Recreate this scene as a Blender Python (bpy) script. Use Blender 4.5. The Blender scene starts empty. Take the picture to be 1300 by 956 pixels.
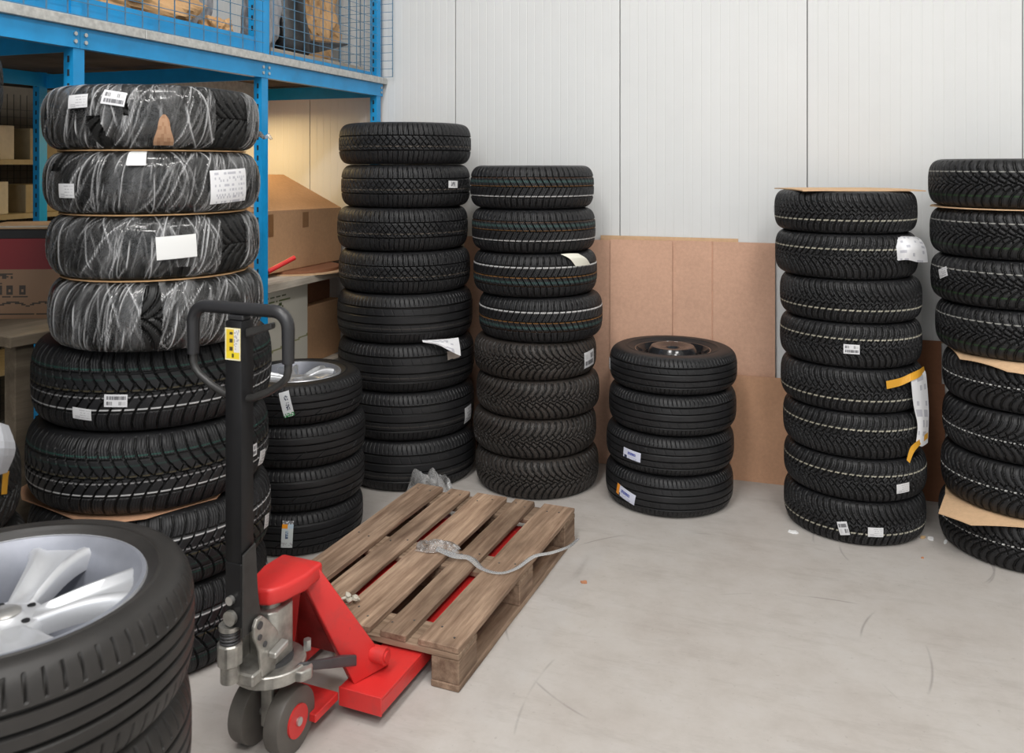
import bpy, bmesh, math, random
import numpy as np
from mathutils import Vector, Matrix

random.seed(7)
rng = np.random.default_rng(7)
SC = bpy.context.scene
COL = SC.collection
PI = math.pi

# ------------------------------------------------------------------ camera
FPX, HOR, EYE = 1080.0, 209.0, 1.69          # focal length (px of 1300), horizon row, eye height
YAW = math.radians(18.23)
CY, SY = math.cos(YAW), math.sin(YAW)
DWALL = 4.778                                # camera to back wall
cd = bpy.data.cameras.new('camera')
cd.sensor_width = 36.0
cd.lens = FPX / 1300 * 36
cd.shift_y = -(478 - HOR) / 1300
cd.clip_start = 0.05
cam = bpy.data.objects.new('camera', cd)
COL.objects.link(cam)
cam.location = (0, -DWALL, EYE)
cam.rotation_euler = (PI / 2, 0, YAW)
cd.dof.use_dof = True
cd.dof.focus_distance = 4.0
cd.dof.aperture_fstop = 5.6
SC.camera = cam

# ------------------------------------------------------------------ view, world, lights
SC.view_settings.view_transform = 'Standard'
SC.view_settings.look = 'None'
SC.view_settings.gamma = 1.0
SC.view_settings.exposure = -0.14
w = bpy.data.worlds.new('hall_air')
w.use_nodes = True
w.node_tree.nodes['Background'].inputs[0].default_value = (0.93, 0.97, 1.0, 1)
w.node_tree.nodes['Background'].inputs[1].default_value = 1.25
SC.world = w


def area_light(name, loc, sx, sy, power, color, rot=(0, 0, 0)):
    ld = bpy.data.lights.new(name, 'AREA')
    ld.shape = 'RECTANGLE'
    ld.size, ld.size_y = sx, sy
    ld.energy = power
    ld.color = color
    o = bpy.data.objects.new(name, ld)
    o.location, o.rotation_euler = loc, rot
    COL.objects.link(o)
    return o


LAMPS = [(-1.2, -3.4, 75), (1.6, -3.4, 65), (-1.2, -6.0, 120), (1.8, -6.0, 120), (-1.2, -8.4, 130), (1.8, -8.4, 130)]
LAMP_Z = 5.9
for (lx, ly, pw) in LAMPS:
    area_light('ceiling_lamp_light', (lx, ly, LAMP_Z - 0.06), 0.9, 1.5, pw, (1.0, 0.985, 0.965))
area_light('shelf_lamp_light', (-3.2, -0.68, 2.025), 0.08, 0.8, 12, (1.0, 0.72, 0.34))

# ------------------------------------------------------------------ helpers


def plan(X, Z):
    """plan position measured right of / ahead of the viewer -> building coordinates"""
    return (X * CY - Z * SY, X * SY + Z * CY - DWALL)


def spot(px, py, Z):
    x, y = plan((px - 650) / FPX * Z, Z)
    return Vector((x, y, EYE - (py - HOR) * Z / FPX))


def ground(px, py, z=0.0):
    Z = (EYE - z) * FPX / (py - HOR)
    return spot(px, py, Z)


class MB:
    """collects shapes, then becomes one mesh object"""

    def __init__(self):
        self.v, self.f = [], []

    def add(self, vs, fs):
        n = len(self.v)
        self.v += [tuple(p) for p in vs]
        self.f += [tuple(i + n for i in f) for f in fs]
        return self

    def box(self, x0, x1, y0, y1, z0, z1, M=None):
        vs = [(x0, y0, z0), (x1, y0, z0), (x1, y1, z0), (x0, y1, z0), (x0, y0, z1), (x1, y0, z1), (x1, y1, z1), (x0, y1, z1)]
        if M is not None:
            vs = [M @ Vector(p) for p in vs]
        return self.add(vs, [(3, 2, 1, 0), (4, 5, 6, 7), (0, 1, 5, 4), (1, 2, 6, 5), (2, 3, 7, 6), (3, 0, 4, 7)])

    def hexa(self, p8):
        return self.add(p8, [(3, 2, 1, 0), (4, 5, 6, 7), (0, 1, 5, 4), (1, 2, 6, 5), (2, 3, 7, 6), (3, 0, 4, 7)])

    def prism(self, poly, z0, z1, M=None):
        n = len(poly)
        vs = [Vector((x, y, z0)) for x, y in poly] + [Vector((x, y, z1)) for x, y in poly]
        if M is not None:
            vs = [M @ p for p in vs]
        fs = [tuple(reversed(range(n))), tuple(range(n, 2 * n))]
        fs += [(i, (i + 1) % n, n + (i + 1) % n, n + i) for i in range(n)]
        return self.add(vs, fs)

    def cyl(self, c, r, z0, z1, n=20, M=None, r2=None):
        r2 = r if r2 is None else r2
        vs = [Vector((c[0] + r * math.cos(2 * PI * i / n), c[1] + r * math.sin(2 * PI * i / n), z0)) for i in range(n)]
        vs += [Vector((c[0] + r2 * math.cos(2 * PI * i / n), c[1] + r2 * math.sin(2 * PI * i / n), z1)) for i in range(n)]
        if M is not None:
            vs = [M @ p for p in vs]
        fs = [tuple(reversed(range(n))), tuple(range(n, 2 * n))]
        fs += [(i, (i + 1) % n, n + (i + 1) % n, n + i) for i in range(n)]
        return self.add(vs, fs)

    def tube(self, pts, r, n=10, closed=False):
        """r: number or list"""
        P = [Vector(p) for p in pts]
        m = len(P)
        rs = r if isinstance(r, (list, tuple)) else [r] * m
        T = []
        for i in range(m):
            a = P[(i - 1) % m] if (closed or i > 0) else P[i]
            b = P[(i + 1) % m] if (closed or i < m - 1) else P[i]
            T.append((b - a).normalized())
        up = Vector((0, 0, 1)) if abs(T[0].z) < 0.9 else Vector((1, 0, 0))
        nrm = (up - T[0] * up.dot(T[0])).normalized()
        vs = []
        for i in range(m):
            nrm = (nrm - T[i] * nrm.dot(T[i])).normalized()
            b = T[i].cross(nrm)
            for k in range(n):
                a = 2 * PI * k / n
                vs.append(P[i] + (nrm * math.cos(a) + b * math.sin(a)) * rs[i])
        fs = []
        for i in range(m if closed else m - 1):
            j = (i + 1) % m
            for k in range(n):
                k2 = (k + 1) % n
                fs.append((i * n + k, i * n + k2, j * n + k2, j * n + k))
        if not closed:
            fs.append(tuple(reversed(range(n))))
            fs.append(tuple((m - 1) * n + k for k in range(n)))
        return self.add(vs, fs)

    def lathe(self, prof, n=64, M=None, skip=None, closed=False):
        """prof: list of (r, z)"""
        m = len(prof)
        vs = []
        for (r, z) in prof:
            for k in range(n):
                a = 2 * PI * k / n
                vs.append(Vector((r * math.cos(a), r * math.sin(a), z)))
        if M is not None:
            vs = [M @ p for p in vs]
        fs = []
        for i in range(m if closed else m - 1):
            j = (i + 1) % m
            for k in range(n):
                if skip and skip(i, k):
                    continue
                k2 = (k + 1) % n
                fs.append((i * n + k, i * n + k2, j * n + k2, j * n + k))
        return self.add(vs, fs)

    def mesh(self, name, mat, smooth=None, bevel=0.0, seg=2):
        me = bpy.data.meshes.new(name)
        me.from_pydata(self.v, [], self.f)
        bm = bmesh.new()
        bm.from_mesh(me)
        bmesh.ops.recalc_face_normals(bm, faces=bm.faces)
        if bevel > 0:
            es = [e for e in bm.edges if len(e.link_faces) == 2 and e.calc_face_angle(0) > 0.5]
            bmesh.ops.bevel(bm, geom=es, offset=bevel, segments=seg, profile=0.5, affect='EDGES', clamp_overlap=True)
        bm.to_mesh(me)
        bm.free()
        if mat:
            me.materials.append(mat)
        if smooth is not None:
            me.shade_smooth() if hasattr(me, 'shade_smooth') else None
            if hasattr(me, 'set_sharp_from_angle'):
                me.set_sharp_from_angle(angle=math.radians(smooth))
        return me

    def build(self, name, mat, parent=None, smooth=None, bevel=0.0, seg=2):
        return link(name, self.mesh(name, mat, smooth, bevel, seg), parent)


def link(name, me, parent=None):
    o = bpy.data.objects.new(name, me)
    COL.objects.link(o)
    if parent is not None:
        o.parent = parent
    return o


def empty(name, loc=(0, 0, 0), rz=0.0):
    o = bpy.data.objects.new(name, None)
    o.empty_display_size = 0.1
    COL.objects.link(o)
    o.location = loc
    o.rotation_euler = (0, 0, rz)
    return o


def tag(o, label=None, cat=None, group=None, kind=None):
    if label:
        o['label'] = label
    if cat:
        o['category'] = cat
    if group:
        o['group'] = group
    if kind:
        o['kind'] = kind
    return o


def origin_to(o, p):
    """move a mesh object's origin to p, keeping its shape where it stands"""
    p = Vector(p)
    o.data.transform(Matrix.Translation(-p))
    o.location = p
    return o


# ------------------------------------------------------------------ materials
class NT:
    def __init__(self, name):
        self.m = bpy.data.materials.new(name)
        self.m.use_nodes = True
        self.t = self.m.node_tree
        self.b = self.t.nodes['Principled BSDF']
        self.out = self.t.nodes['Material Output']

    def n(self, typ, **kw):
        nd = self.t.nodes.new(typ)
        for k, v in kw.items():
            if k.startswith('i_'):
                key = k[2:]
                key = int(key) if key.isdigit() else key.replace('_', ' ')
                if hasattr(v, 'is_linked'):
                    self.t.links.new(v, nd.inputs[key])
                else:
                    nd.inputs[key].default_value = v
            else:
                setattr(nd, k, v)
        return nd

    def l(self, a, b):
        self.t.links.new(a, b)

    def math(self, op, a, b=0.0, c=0.0, clamp=False):
        nd = self.n('ShaderNodeMath', operation=op, use_clamp=clamp)
        for i, v in enumerate((a, b, c)):
            if hasattr(v, 'is_linked'):
                self.l(v, nd.inputs[i])
            else:
                nd.inputs[i].default_value = v
        return nd.outputs[0]

    def noise(self, vec, scale, detail=3.0, rough=0.5):
        nd = self.n('ShaderNodeTexNoise')
        nd.inputs['Scale'].default_value = scale
        nd.inputs['Detail'].default_value = detail
        nd.inputs['Roughness'].default_value = rough
        if vec is not None:
            self.l(vec, nd.inputs['Vector'])
        return nd.outputs['Fac']

    def coord(self, kind='Object', scale=(1, 1, 1), rot=(0, 0, 0)):
        tc = self.n('ShaderNodeTexCoord')
        mp = self.n('ShaderNodeMapping')
        mp.inputs['Scale'].default_value = scale
        mp.inputs['Rotation'].default_value = rot
        self.l(tc.outputs[kind], mp.inputs['Vector'])
        return mp.outputs[0]

    def ramp(self, fac, stops):
        nd = self.n('ShaderNodeValToRGB')
        el = nd.color_ramp.elements
        while len(el) < len(stops):
            el.new(0.5)
        for e, (p, c) in zip(el, stops):
            e.position = p
            e.color = (c[0], c[1], c[2], 1)
        self.l(fac, nd.inputs[0])
        return nd.outputs[0]

    def mix(self, fac, a, b, mode='MIX'):
        nd = self.n('ShaderNodeMix', data_type='RGBA', blend_type=mode)
        for key, v in ((0, fac), (6, a), (7, b)):
            if hasattr(v, 'is_linked'):
                self.l(v, nd.inputs[key])
            elif key == 0:
                nd.inputs[0].default_value = v
            else:
                nd.inputs[key].default_value = (v[0], v[1], v[2], 1)
        return nd.outputs[2]

    def bump(self, h, strength=0.3, dist=0.01):
        nd = self.n('ShaderNodeBump')
        nd.inputs['Strength'].default_value = strength
        nd.inputs['Distance'].default_value = dist
        self.l(h, nd.inputs['Height'])
        self.l(nd.outputs[0], self.b.inputs['Normal'])

    def base(self, c):
        if hasattr(c, 'is_linked'):
            self.l(c, self.b.inputs['Base Color'])
        else:
            self.b.inputs['Base Color'].default_value = (c[0], c[1], c[2], 1)

    def set(self, rough=None, metal=None, spec=None):
        if rough is not None:
            self.b.inputs['Roughness'].default_value = rough
        if metal is not None:
            self.b.inputs['Metallic'].default_value = metal
        if spec is not None:
            self.b.inputs['Specular IOR Level'].default_value = spec
        return self


def plain(name, c, rough=0.5, metal=0.0, spec=0.5, var=0.12, scale=14.0, bump=0.0):
    t = NT(name)
    co = t.coord()
    nz = t.noise(co, scale, 4, 0.6)
    lo = tuple(x * (1 - var) for x in c)
    hi = tuple(min(1, x * (1 + var)) for x in c)
    t.base(t.ramp(nz, [(0.3, lo), (0.7, hi)]))
    t.set(rough, metal, spec)
    if bump:
        t.bump(t.noise(co, scale * 6, 3), bump, 0.002)
    return t.m


def wood_mat(name, light, dark, axis=1, var=True):
    t = NT(name)
    sc = [26, 26, 26]
    sc[axis] = 1.6
    tc = t.n('ShaderNodeTexCoord')
    oi = t.n('ShaderNodeObjectInfo')
    off = t.n('ShaderNodeVectorMath', operation='SCALE')
    cmb = t.n('ShaderNodeCombineXYZ')
    t.l(oi.outputs['Random'], cmb.inputs[0])
    t.l(oi.outputs['Random'], cmb.inputs[1])
    t.l(cmb.outputs[0], off.inputs[0])
    off.inputs['Scale'].default_value = 37.0
    add = t.n('ShaderNodeVectorMath', operation='ADD')
    t.l(tc.outputs['Object'], add.inputs[0])
    t.l(off.outputs[0], add.inputs[1])
    mp = t.n('ShaderNodeMapping')
    mp.inputs['Scale'].default_value = sc
    t.l(add.outputs[0], mp.inputs[0])
    grain = t.noise(mp.outputs[0], 1.6, 5, 0.65)
    c1 = t.ramp(grain, [(0.30, dark), (0.50, tuple((a + b) / 2 for a, b in zip(light, dark))), (0.68, light)])
    mp2 = t.n('ShaderNodeMapping')
    s2 = [7, 7, 7]
    s2[axis] = 2.2
    mp2.inputs['Scale'].default_value = s2
    t.l(add.outputs[0], mp2.inputs[0])
    blot = t.noise(mp2.outputs[0], 1.1, 4, 0.6)
    c2 = t.mix(t.ramp(blot, [(0.42, (0, 0, 0)), (0.75, (0.75, 0.75, 0.75))]), c1, tuple(x * 0.45 for x in dark))
    br = t.math('MULTIPLY_ADD', oi.outputs['Random'], 0.45, 0.78)
    hsv = t.n('ShaderNodeHueSaturation')
    t.l(c2, hsv.inputs['Color'])
    t.l(br, hsv.inputs['Value'])
    t.base(hsv.outputs[0])
    t.set(0.78, 0, 0.25)
    t.bump(grain, 0.35, 0.004)
    return t.m


def rubber_mat():
    t = NT('tyre_rubber')
    at = t.n('ShaderNodeAttribute', attribute_name='tint')
    co = t.coord()
    nz = t.noise(co, 9, 4, 0.6)
    k = t.ramp(nz, [(0.3, (0.78, 0.78, 0.78)), (0.7, (1.25, 1.22, 1.2))])
    t.base(t.mix(1.0, at.outputs['Color'], k, 'MULTIPLY'))
    t.set(0.47, 0, 0.32)
    t.bump(t.noise(co, 240, 2), 0.08, 0.001)
    return t.m


def pcol_mat(name, rough=0.6, spec=0.3):
    t = NT(name)
    at = t.n('ShaderNodeAttribute', attribute_name='tint')
    t.base(at.outputs['Color'])
    t.set(rough, 0, spec)
    return t.m


def film_mat(name, lo=0.05, hi=0.75, scale=(30, 30, 9), whit=0.8):
    t = NT(name)
    co = t.coord('UV', scale)
    warp = t.noise(t.coord('UV', (5, 3, 1)), 1.0, 2)
    mp = t.n('ShaderNodeVectorMath', operation='ADD')
    t.l(co, mp.inputs[0])
    cb = t.n('ShaderNodeCombineXYZ')
    t.l(t.math('MULTIPLY', warp, 3.5), cb.inputs[0])
    t.l(cb.outputs[0], mp.inputs[1])
    st = t.noise(mp.outputs[0], 1.0, 5, 0.72)
    big = t.noise(t.coord('UV', (9, 2.5, 1)), 1.0, 2)
    f = t.math('MULTIPLY', t.ramp(st, [(0.47, (lo, lo, lo)), (0.58, (0.30 * hi,) * 3), (0.70, (hi, hi, hi))]),
               t.ramp(big, [(0.36, (0.18, 0.18, 0.18)), (0.60, (1, 1, 1))]))
    t.base((whit, whit, whit))
    t.set(0.22, 0, 0.6)
    t.bump(st, 0.7, 0.006)
    tr = t.n('ShaderNodeBsdfTransparent')
    tr.inputs[0].default_value = (0.97, 0.97, 0.97, 1)
    gl = t.n('ShaderNodeBsdfGlossy')
    gl.inputs['Roughness'].default_value = 0.12
    bp = [n for n in t.t.nodes if n.type == 'BUMP'][0]
    t.l(bp.outputs[0], gl.inputs['Normal'])
    m1 = t.n('ShaderNodeMixShader')
    fr = t.n('ShaderNodeFresnel')
    fr.inputs['IOR'].default_value = 1.45
    t.l(bp.outputs[0], fr.inputs['Normal'])
    t.l(t.math('MULTIPLY_ADD', fr.outputs[0], 1.0, 0.02, True), m1.inputs[0])
    t.l(tr.outputs[0], m1.inputs[1])
    t.l(gl.outputs[0], m1.inputs[2])
    m2 = t.n('ShaderNodeMixShader')
    t.l(f, m2.inputs[0])
    t.l(m1.outputs[0], m2.inputs[1])
    t.l(t.b.outputs[0], m2.inputs[2])
    t.l(m2.outputs[0], t.out.inputs[0])
    return t.m


def floor_mat():
    t = NT('concrete_floor')
    co = t.coord()
    a = t.noise(co, 1.3, 5, 0.6)
    b = t.noise(co, 7.0, 6, 0.7)
    c1 = t.ramp(a, [(0.3, (0.395, 0.355, 0.322)), (0.55, (0.46, 0.43, 0.40)), (0.75, (0.485, 0.465, 0.45))])
    c2 = t.mix(0.5, c1, t.ramp(b, [(0.28, (0.37, 0.335, 0.31)), (0.5, (0.45, 0.42, 0.395)), (0.72, (0.50, 0.48, 0.465))]))
    # smear streaks
    s = t.noise(t.coord('Object', (2.2, 9, 1), (0, 0, 0.5)), 1.0, 5, 0.75)
    c3 = t.mix(t.ramp(s, [(0.52, (0, 0, 0)), (0.76, (0.5, 0.5, 0.5))]), c2, (0.30, 0.265, 0.24))
    # rubber scuff arcs
    sep = t.n('ShaderNodeSeparateXYZ')
    t.l(co, sep.inputs[0])
    msk = None
    brk = t.noise(co, 3.1, 2)
    for (x, y, r) in ((-0.35, -2.95, 0.55), (0.2, -2.9, 0.42), (0.75, -1.55, 0.52), (-0.3, -1.55, 0.75), (0.9, -2.3, 0.35),
                      (0.15, -2.2, 0.95), (1.2, -2.8, 0.7), (0.5, -0.75, 0.30), (0.45, -0.7, 0.36), (0.1, -3.4, 0.6)):
        dx = t.math('SUBTRACT', sep.outputs[0], x)
        dy = t.math('SUBTRACT', sep.outputs[1], y)
        d = t.math('SQRT', t.math('ADD', t.math('MULTIPLY', dx, dx), t.math('MULTIPLY', dy, dy)))
        e = t.math('ABSOLUTE', t.math('SUBTRACT', d, r))
        k = t.math('SUBTRACT', 1.0, t.math('DIVIDE', e, 0.006), 0, True)
        msk = k if msk is None else t.math('MAXIMUM', msk, k)
    gate = t.ramp(brk, [(0.50, (0, 0, 0)), (0.62, (0.5, 0.5, 0.5))])
    c4 = t.mix(t.math('MULTIPLY', msk, gate), c3, (0.13, 0.115, 0.11))
    sp = t.noise(co, 55, 2)
    c5 = t.mix(t.ramp(sp, [(0.66, (0, 0, 0)), (0.80, (0.35, 0.35, 0.35))]), c4, (0.22, 0.19, 0.17))
    t.base(c5)
    t.set(0.55, 0, 0.35)
    t.bump(b, 0.06, 0.004)
    return t.m


def wall_mat():
    t = NT('white_sandwich_panel')
    co = t.coord()
    a = t.noise(co, 1.2, 4, 0.6)
    c = t.ramp(a, [(0.3, (0.66, 0.665, 0.66)), (0.7, (0.71, 0.715, 0.71))])
    s = t.noise(t.coord('Object', (22, 22, 1.0)), 1.0, 4)
    c = t.mix(t.ramp(s, [(0.6, (0, 0, 0)), (0.85, (0.22, 0.22, 0.22))]), c, (0.56, 0.55, 0.51))
    sp = t.noise(co, 16, 2)
    c = t.mix(t.ramp(sp, [(0.74, (0, 0, 0)), (0.82, (0.25, 0.25, 0.25))]), c, (0.5, 0.48, 0.45))
    t.base(c)
    t.set(0.42, 0, 0.4)
    return t.m


def card_mat(name, c, var=0.10):
    t = NT(name)
    co = t.coord()
    a = t.noise(co, 3.0, 4, 0.6)
    f = t.noise(co, 60, 3, 0.7)
    lo, hi = tuple(x * (1 - var) for x in c), tuple(x * (1 + var) for x in c)
    k = t.ramp(a, [(0.3, lo), (0.7, hi)])
    k = t.mix(0.25, k, t.ramp(f, [(0.3, tuple(x * 0.7 for x in c)), (0.7, tuple(min(1, x * 1.25) for x in c))]))
    t.base(k)
    t.set(0.8, 0, 0.2)
    return t.m


def steel_red():
    t = NT('red_paint')
    co = t.coord()
    d = t.noise(co, 9, 6, 0.7)
    c = t.mix(t.ramp(d, [(0.52, (0, 0, 0)), (0.72, (0.55, 0.55, 0.55))]), (0.60, 0.028, 0.026), (0.36, 0.05, 0.045))
    d2 = t.noise(co, 30, 4, 0.7)
    c = t.mix(t.ramp(d2, [(0.66, (0, 0, 0)), (0.78, (0.7, 0.7, 0.7))]), c, (0.16, 0.045, 0.04))
    t.base(c)
    t.set(0.38, 0, 0.5)
    return t.m


M = {}
M['rubber'] = rubber_mat()
M['print'] = pcol_mat('printed_label', 0.45, 0.4)
M['floor'] = floor_mat()
M['wall'] = wall_mat()
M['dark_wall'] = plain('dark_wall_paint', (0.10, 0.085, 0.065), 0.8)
M['joint'] = plain('joint_seal', (0.26, 0.26, 0.26), 0.7)  # even grey of the joints between the wall panels
M['ceiling'] = plain('ceiling_white', (0.72, 0.72, 0.70), 0.8)
M['blue'] = plain('blue_rack_paint', (0.008, 0.285, 0.63), 0.38, 0, 0.5, 0.14, 6)
M['slot'] = plain('post_slot_dark', (0.012, 0.02, 0.03), 0.8)
M['galv'] = plain('galvanised_steel', (0.50, 0.50, 0.48), 0.5, 0.25, 0.5, 0.22, 40)
M['deck'] = plain('deck_board_brown', (0.065, 0.06, 0.056), 0.85, 0, 0.2, 0.35, 5)
M['wire'] = plain('mesh_wire_blue_grey', (0.10, 0.22, 0.34), 0.45, 0.3)
M['wire_dark'] = plain('mesh_wire_dark', (0.03, 0.03, 0.03), 0.5, 0.5)
M['card'] = card_mat('cardboard_rose', (0.60, 0.365, 0.258))
M['card2'] = card_mat('cardboard_brown', (0.52, 0.295, 0.18))
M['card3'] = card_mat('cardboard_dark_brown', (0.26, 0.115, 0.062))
M['card_tan'] = card_mat('cardboard_tan', (0.60, 0.40, 0.24))
M['box_brown'] = card_mat('box_cardboard', (0.52, 0.305, 0.17))
M['box_tape'] = plain('brown_packing_tape', (0.27, 0.135, 0.06), 0.35)
M['edge'] = plain('corrugated_edge', (0.28, 0.17, 0.10), 0.9, 0, 0.1, 0.35, 90)
M['kraft'] = card_mat('kraft_paper', (0.56, 0.345, 0.175), 0.2)
M['wood'] = wood_mat('pallet_wood_grey_brown', (0.43, 0.305, 0.215), (0.165, 0.10, 0.066), 1)
M['woodx'] = wood_mat('pallet_wood_crosswise', (0.40, 0.29, 0.205), (0.18, 0.115, 0.075), 0)
M['table_wood'] = wood_mat('pale_table_wood', (0.33, 0.27, 0.20), (0.22, 0.175, 0.125), 1)
M['shelf_wood'] = wood_mat('pale_shelf_board', (0.62, 0.56, 0.48), (0.45, 0.39, 0.32), 1)
M['red'] = steel_red()
M['red_shaded'] = plain('red_paint_shaded', (0.30, 0.022, 0.02), 0.5, 0, 0.4, 0.35, 12)  # dark red for the frame back; the shade there is in the colour
M['red_plastic'] = plain('red_plastic', (0.62, 0.02, 0.02), 0.35)
M['iron'] = plain('cast_iron_silver', (0.40, 0.385, 0.355), 0.42, 0.75, 0.5, 0.3, 22, 0.15)
M['bolt'] = plain('zinc_bolt', (0.55, 0.54, 0.52), 0.35, 0.85)
M['steel_dark'] = plain('dark_link_steel', (0.075, 0.075, 0.08), 0.45, 0.4)
M['black'] = plain('black_paint', (0.008, 0.008, 0.009), 0.45, 0, 0.35, 0.2, 20)
M['black2'] = plain('black_tube_paint', (0.030, 0.029, 0.028), 0.40, 0.1, 0.5, 0.25, 25)
M['grip'] = plain('black_grip_plastic', (0.020, 0.020, 0.022), 0.38, 0, 0.5)
M['wheel_poly'] = plain('grey_wheel_nylon', (0.10, 0.09, 0.08), 0.5)
M['alloy'] = plain('alloy_silver', (0.60, 0.61, 0.635), 0.36, 0.6, 0.5, 0.03)
M['alloy_in'] = plain('alloy_barrel_shaded', (0.22, 0.23, 0.265), 0.45, 0.35, 0.5, 0.08)  # wheel silver darkened: shade inside the barrel is put into the colour
M['rim_black'] = plain('black_gloss_wheel_paint', (0.016, 0.016, 0.018), 0.16, 0, 0.7)
tf = NT('stretch_film_wrap')
fa = tf.n('ShaderNodeAttribute', attribute_name='veil')
tf.base((0.80, 0.80, 0.81))
tf.set(0.25, 0, 0.6)
ftr = tf.n('ShaderNodeBsdfTransparent')
ftr.inputs[0].default_value = (0.96, 0.96, 0.96, 1)
fgl = tf.n('ShaderNodeBsdfGlossy')
fgl.inputs['Roughness'].default_value = 0.10
ffr = tf.n('ShaderNodeFresnel')
ffr.inputs['IOR'].default_value = 1.40
fm1 = tf.n('ShaderNodeMixShader')
fm2 = tf.n('ShaderNodeMixShader')
tf.l(ffr.outputs[0], fm1.inputs[0])
tf.l(ftr.outputs[0], fm1.inputs[1])
tf.l(fgl.outputs[0], fm1.inputs[2])
tf.l(fa.outputs['Fac'], fm2.inputs[0])
tf.l(fm1.outputs[0], fm2.inputs[1])
tf.l(tf.b.outputs[0], fm2.inputs[2])
tf.l(fm2.outputs[0], tf.out.inputs[0])
M['wrap'] = tf.m
M['film2'] = film_mat('crumpled_film', 0.30, 0.75, (14, 8, 1), 0.85)
M['strap'] = film_mat('film_strip_clear', 0.70, 0.95, (30, 30, 30), 0.82)
M['greywrap'] = plain('grey_foil_wrap', (0.34, 0.34, 0.36), 0.3, 0.2, 0.5, 0.3, 8, 0.5)
M['gloss_black'] = plain('black_bumper_plastic', (0.012, 0.012, 0.013), 0.25, 0, 0.55)
M['beige'] = plain('beige_carton', (0.36, 0.30, 0.19), 0.75)
M['cream'] = plain('cream_carton', (0.56, 0.52, 0.44), 0.7)
M['paper'] = plain('white_paper', (0.80, 0.80, 0.80), 0.6, 0, 0.3, 0.05)
M['tape_yellow'] = plain('yellow_tape', (0.66, 0.33, 0.035), 0.4)
M['tape_beige'] = plain('beige_tape', (0.52, 0.48, 0.40), 0.4)
M['leaf'] = plain('dry_leaf', (0.45, 0.20, 0.10), 0.7)
M['tan_paper'] = plain('tan_scrap', (0.50, 0.33, 0.17), 0.7)
tl = NT('lamp_diffuser')
tl.b.inputs['Emission Color'].default_value = (1, 0.97, 0.93, 1)
tl.b.inputs['Emission Strength'].default_value = 4.0
M['lamp'] = tl.m
tw = NT('warm_tube')
tw.b.inputs['Emission Color'].default_value = (1, 0.72, 0.34, 1)
tw.b.inputs['Emission Strength'].default_value = 4.0
M['warm'] = tw.m

# ------------------------------------------------------------------ the room
RX0, RX1, RY0 = -4.95, 5.0, -9.5
RZ = 6.0
o = MB().box(RX0 - .1, RX1 + .1, RY0, 0.12, -0.12, 0).build('floor', M['floor'])
tag(o, kind='structure')
wall = MB().box(RX0 - .1, RX1 + .1, 0.03, 0.15, 0, RZ).build('wall_back', M['joint'])
tag(wall, kind='structure')


def panel_mesh(wd, ribs):
    m = MB()
    n = ribs
    xs, ys = [], []
    g = 0.0025
    for i in range(n):
        x0 = g + (wd - 2 * g) * i / n
        x1 = g + (wd - 2 * g) * (i + 1) / n
        xs += [x0, x0 + 0.004, x1 - 0.004]
        ys += [0.001, 0.0, 0.0]
    xs.append(wd - g)
    ys.append(0.001)
    pts = [(g, 0.029)] + list(zip(xs, ys)) + [(wd - g, 0.029)]
    vs = [(x, y, 0.0) for x, y in pts] + [(x, y, RZ - 0.001) for x, y in pts]
    k = len(pts)
    fs = [(i, i + 1, k + i + 1, k + i) for i in range(k - 1)] + [tuple(reversed(range(k))), tuple(range(k, 2 * k)), (k - 1, 0, k, 2 * k - 1)]
    m.add(vs, fs)
    return m.mesh('panel', M['wall'])


pm = panel_mesh(1.005, 20)
SEAM = -1.934                                  # a joint of the back wall seen above the middle stack
k0 = int((RX0 - SEAM) / 1.005) - 1
for k in range(k0, 7):
    x = SEAM + k * 1.005
    if x < RX0 - 0.1 or x + 1.0 > RX1 + .1:
        continue
    p = link('panel', pm, wall)
    p.location = (x, 0, 0)
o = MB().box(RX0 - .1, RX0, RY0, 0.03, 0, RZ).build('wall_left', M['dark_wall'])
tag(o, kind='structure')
o = MB().box(RX1, RX1 + .1, RY0, 0.03, 0, RZ).build('wall_right', M['ceiling'])
tag(o, kind='structure')
o = MB().box(RX0 - .1, RX1 + .1, RY0, 0.15, RZ, RZ + .1).build('ceiling', M['ceiling'])
tag(o, kind='structure')
for i, (lx, ly, pw) in enumerate(LAMPS):
    t = empty('ceiling_lamp', (lx, ly, LAMP_Z - 0.05))
    tag(t, 'white flat ceiling panel lamp, %s row, on the %s side' % (('near-wall', 'middle', 'far')[i // 2], ('rack', 'open')[i % 2]), 'lamp', 'ceiling lamps')
    h = MB().box(-.48, .48, -.78, .78, 0, 0.15).build('housing', M['ceiling'], t)
    d = MB().box(-.45, .45, -.75, .75, -0.006, -0.001).build('diffuser', M['lamp'], t)

# ------------------------------------------------------------------ tyre meshes


def stripes(ph, wd, soft):
    d = np.abs(ph - np.round(ph))
    return np.clip((wd / 2 - d) / soft + 0.5, 0, 1)


def band(v, c, wd, soft=0.03):
    return np.clip((wd / 2 - np.abs(v - c)) / soft + 0.5, 0, 1)


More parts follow.
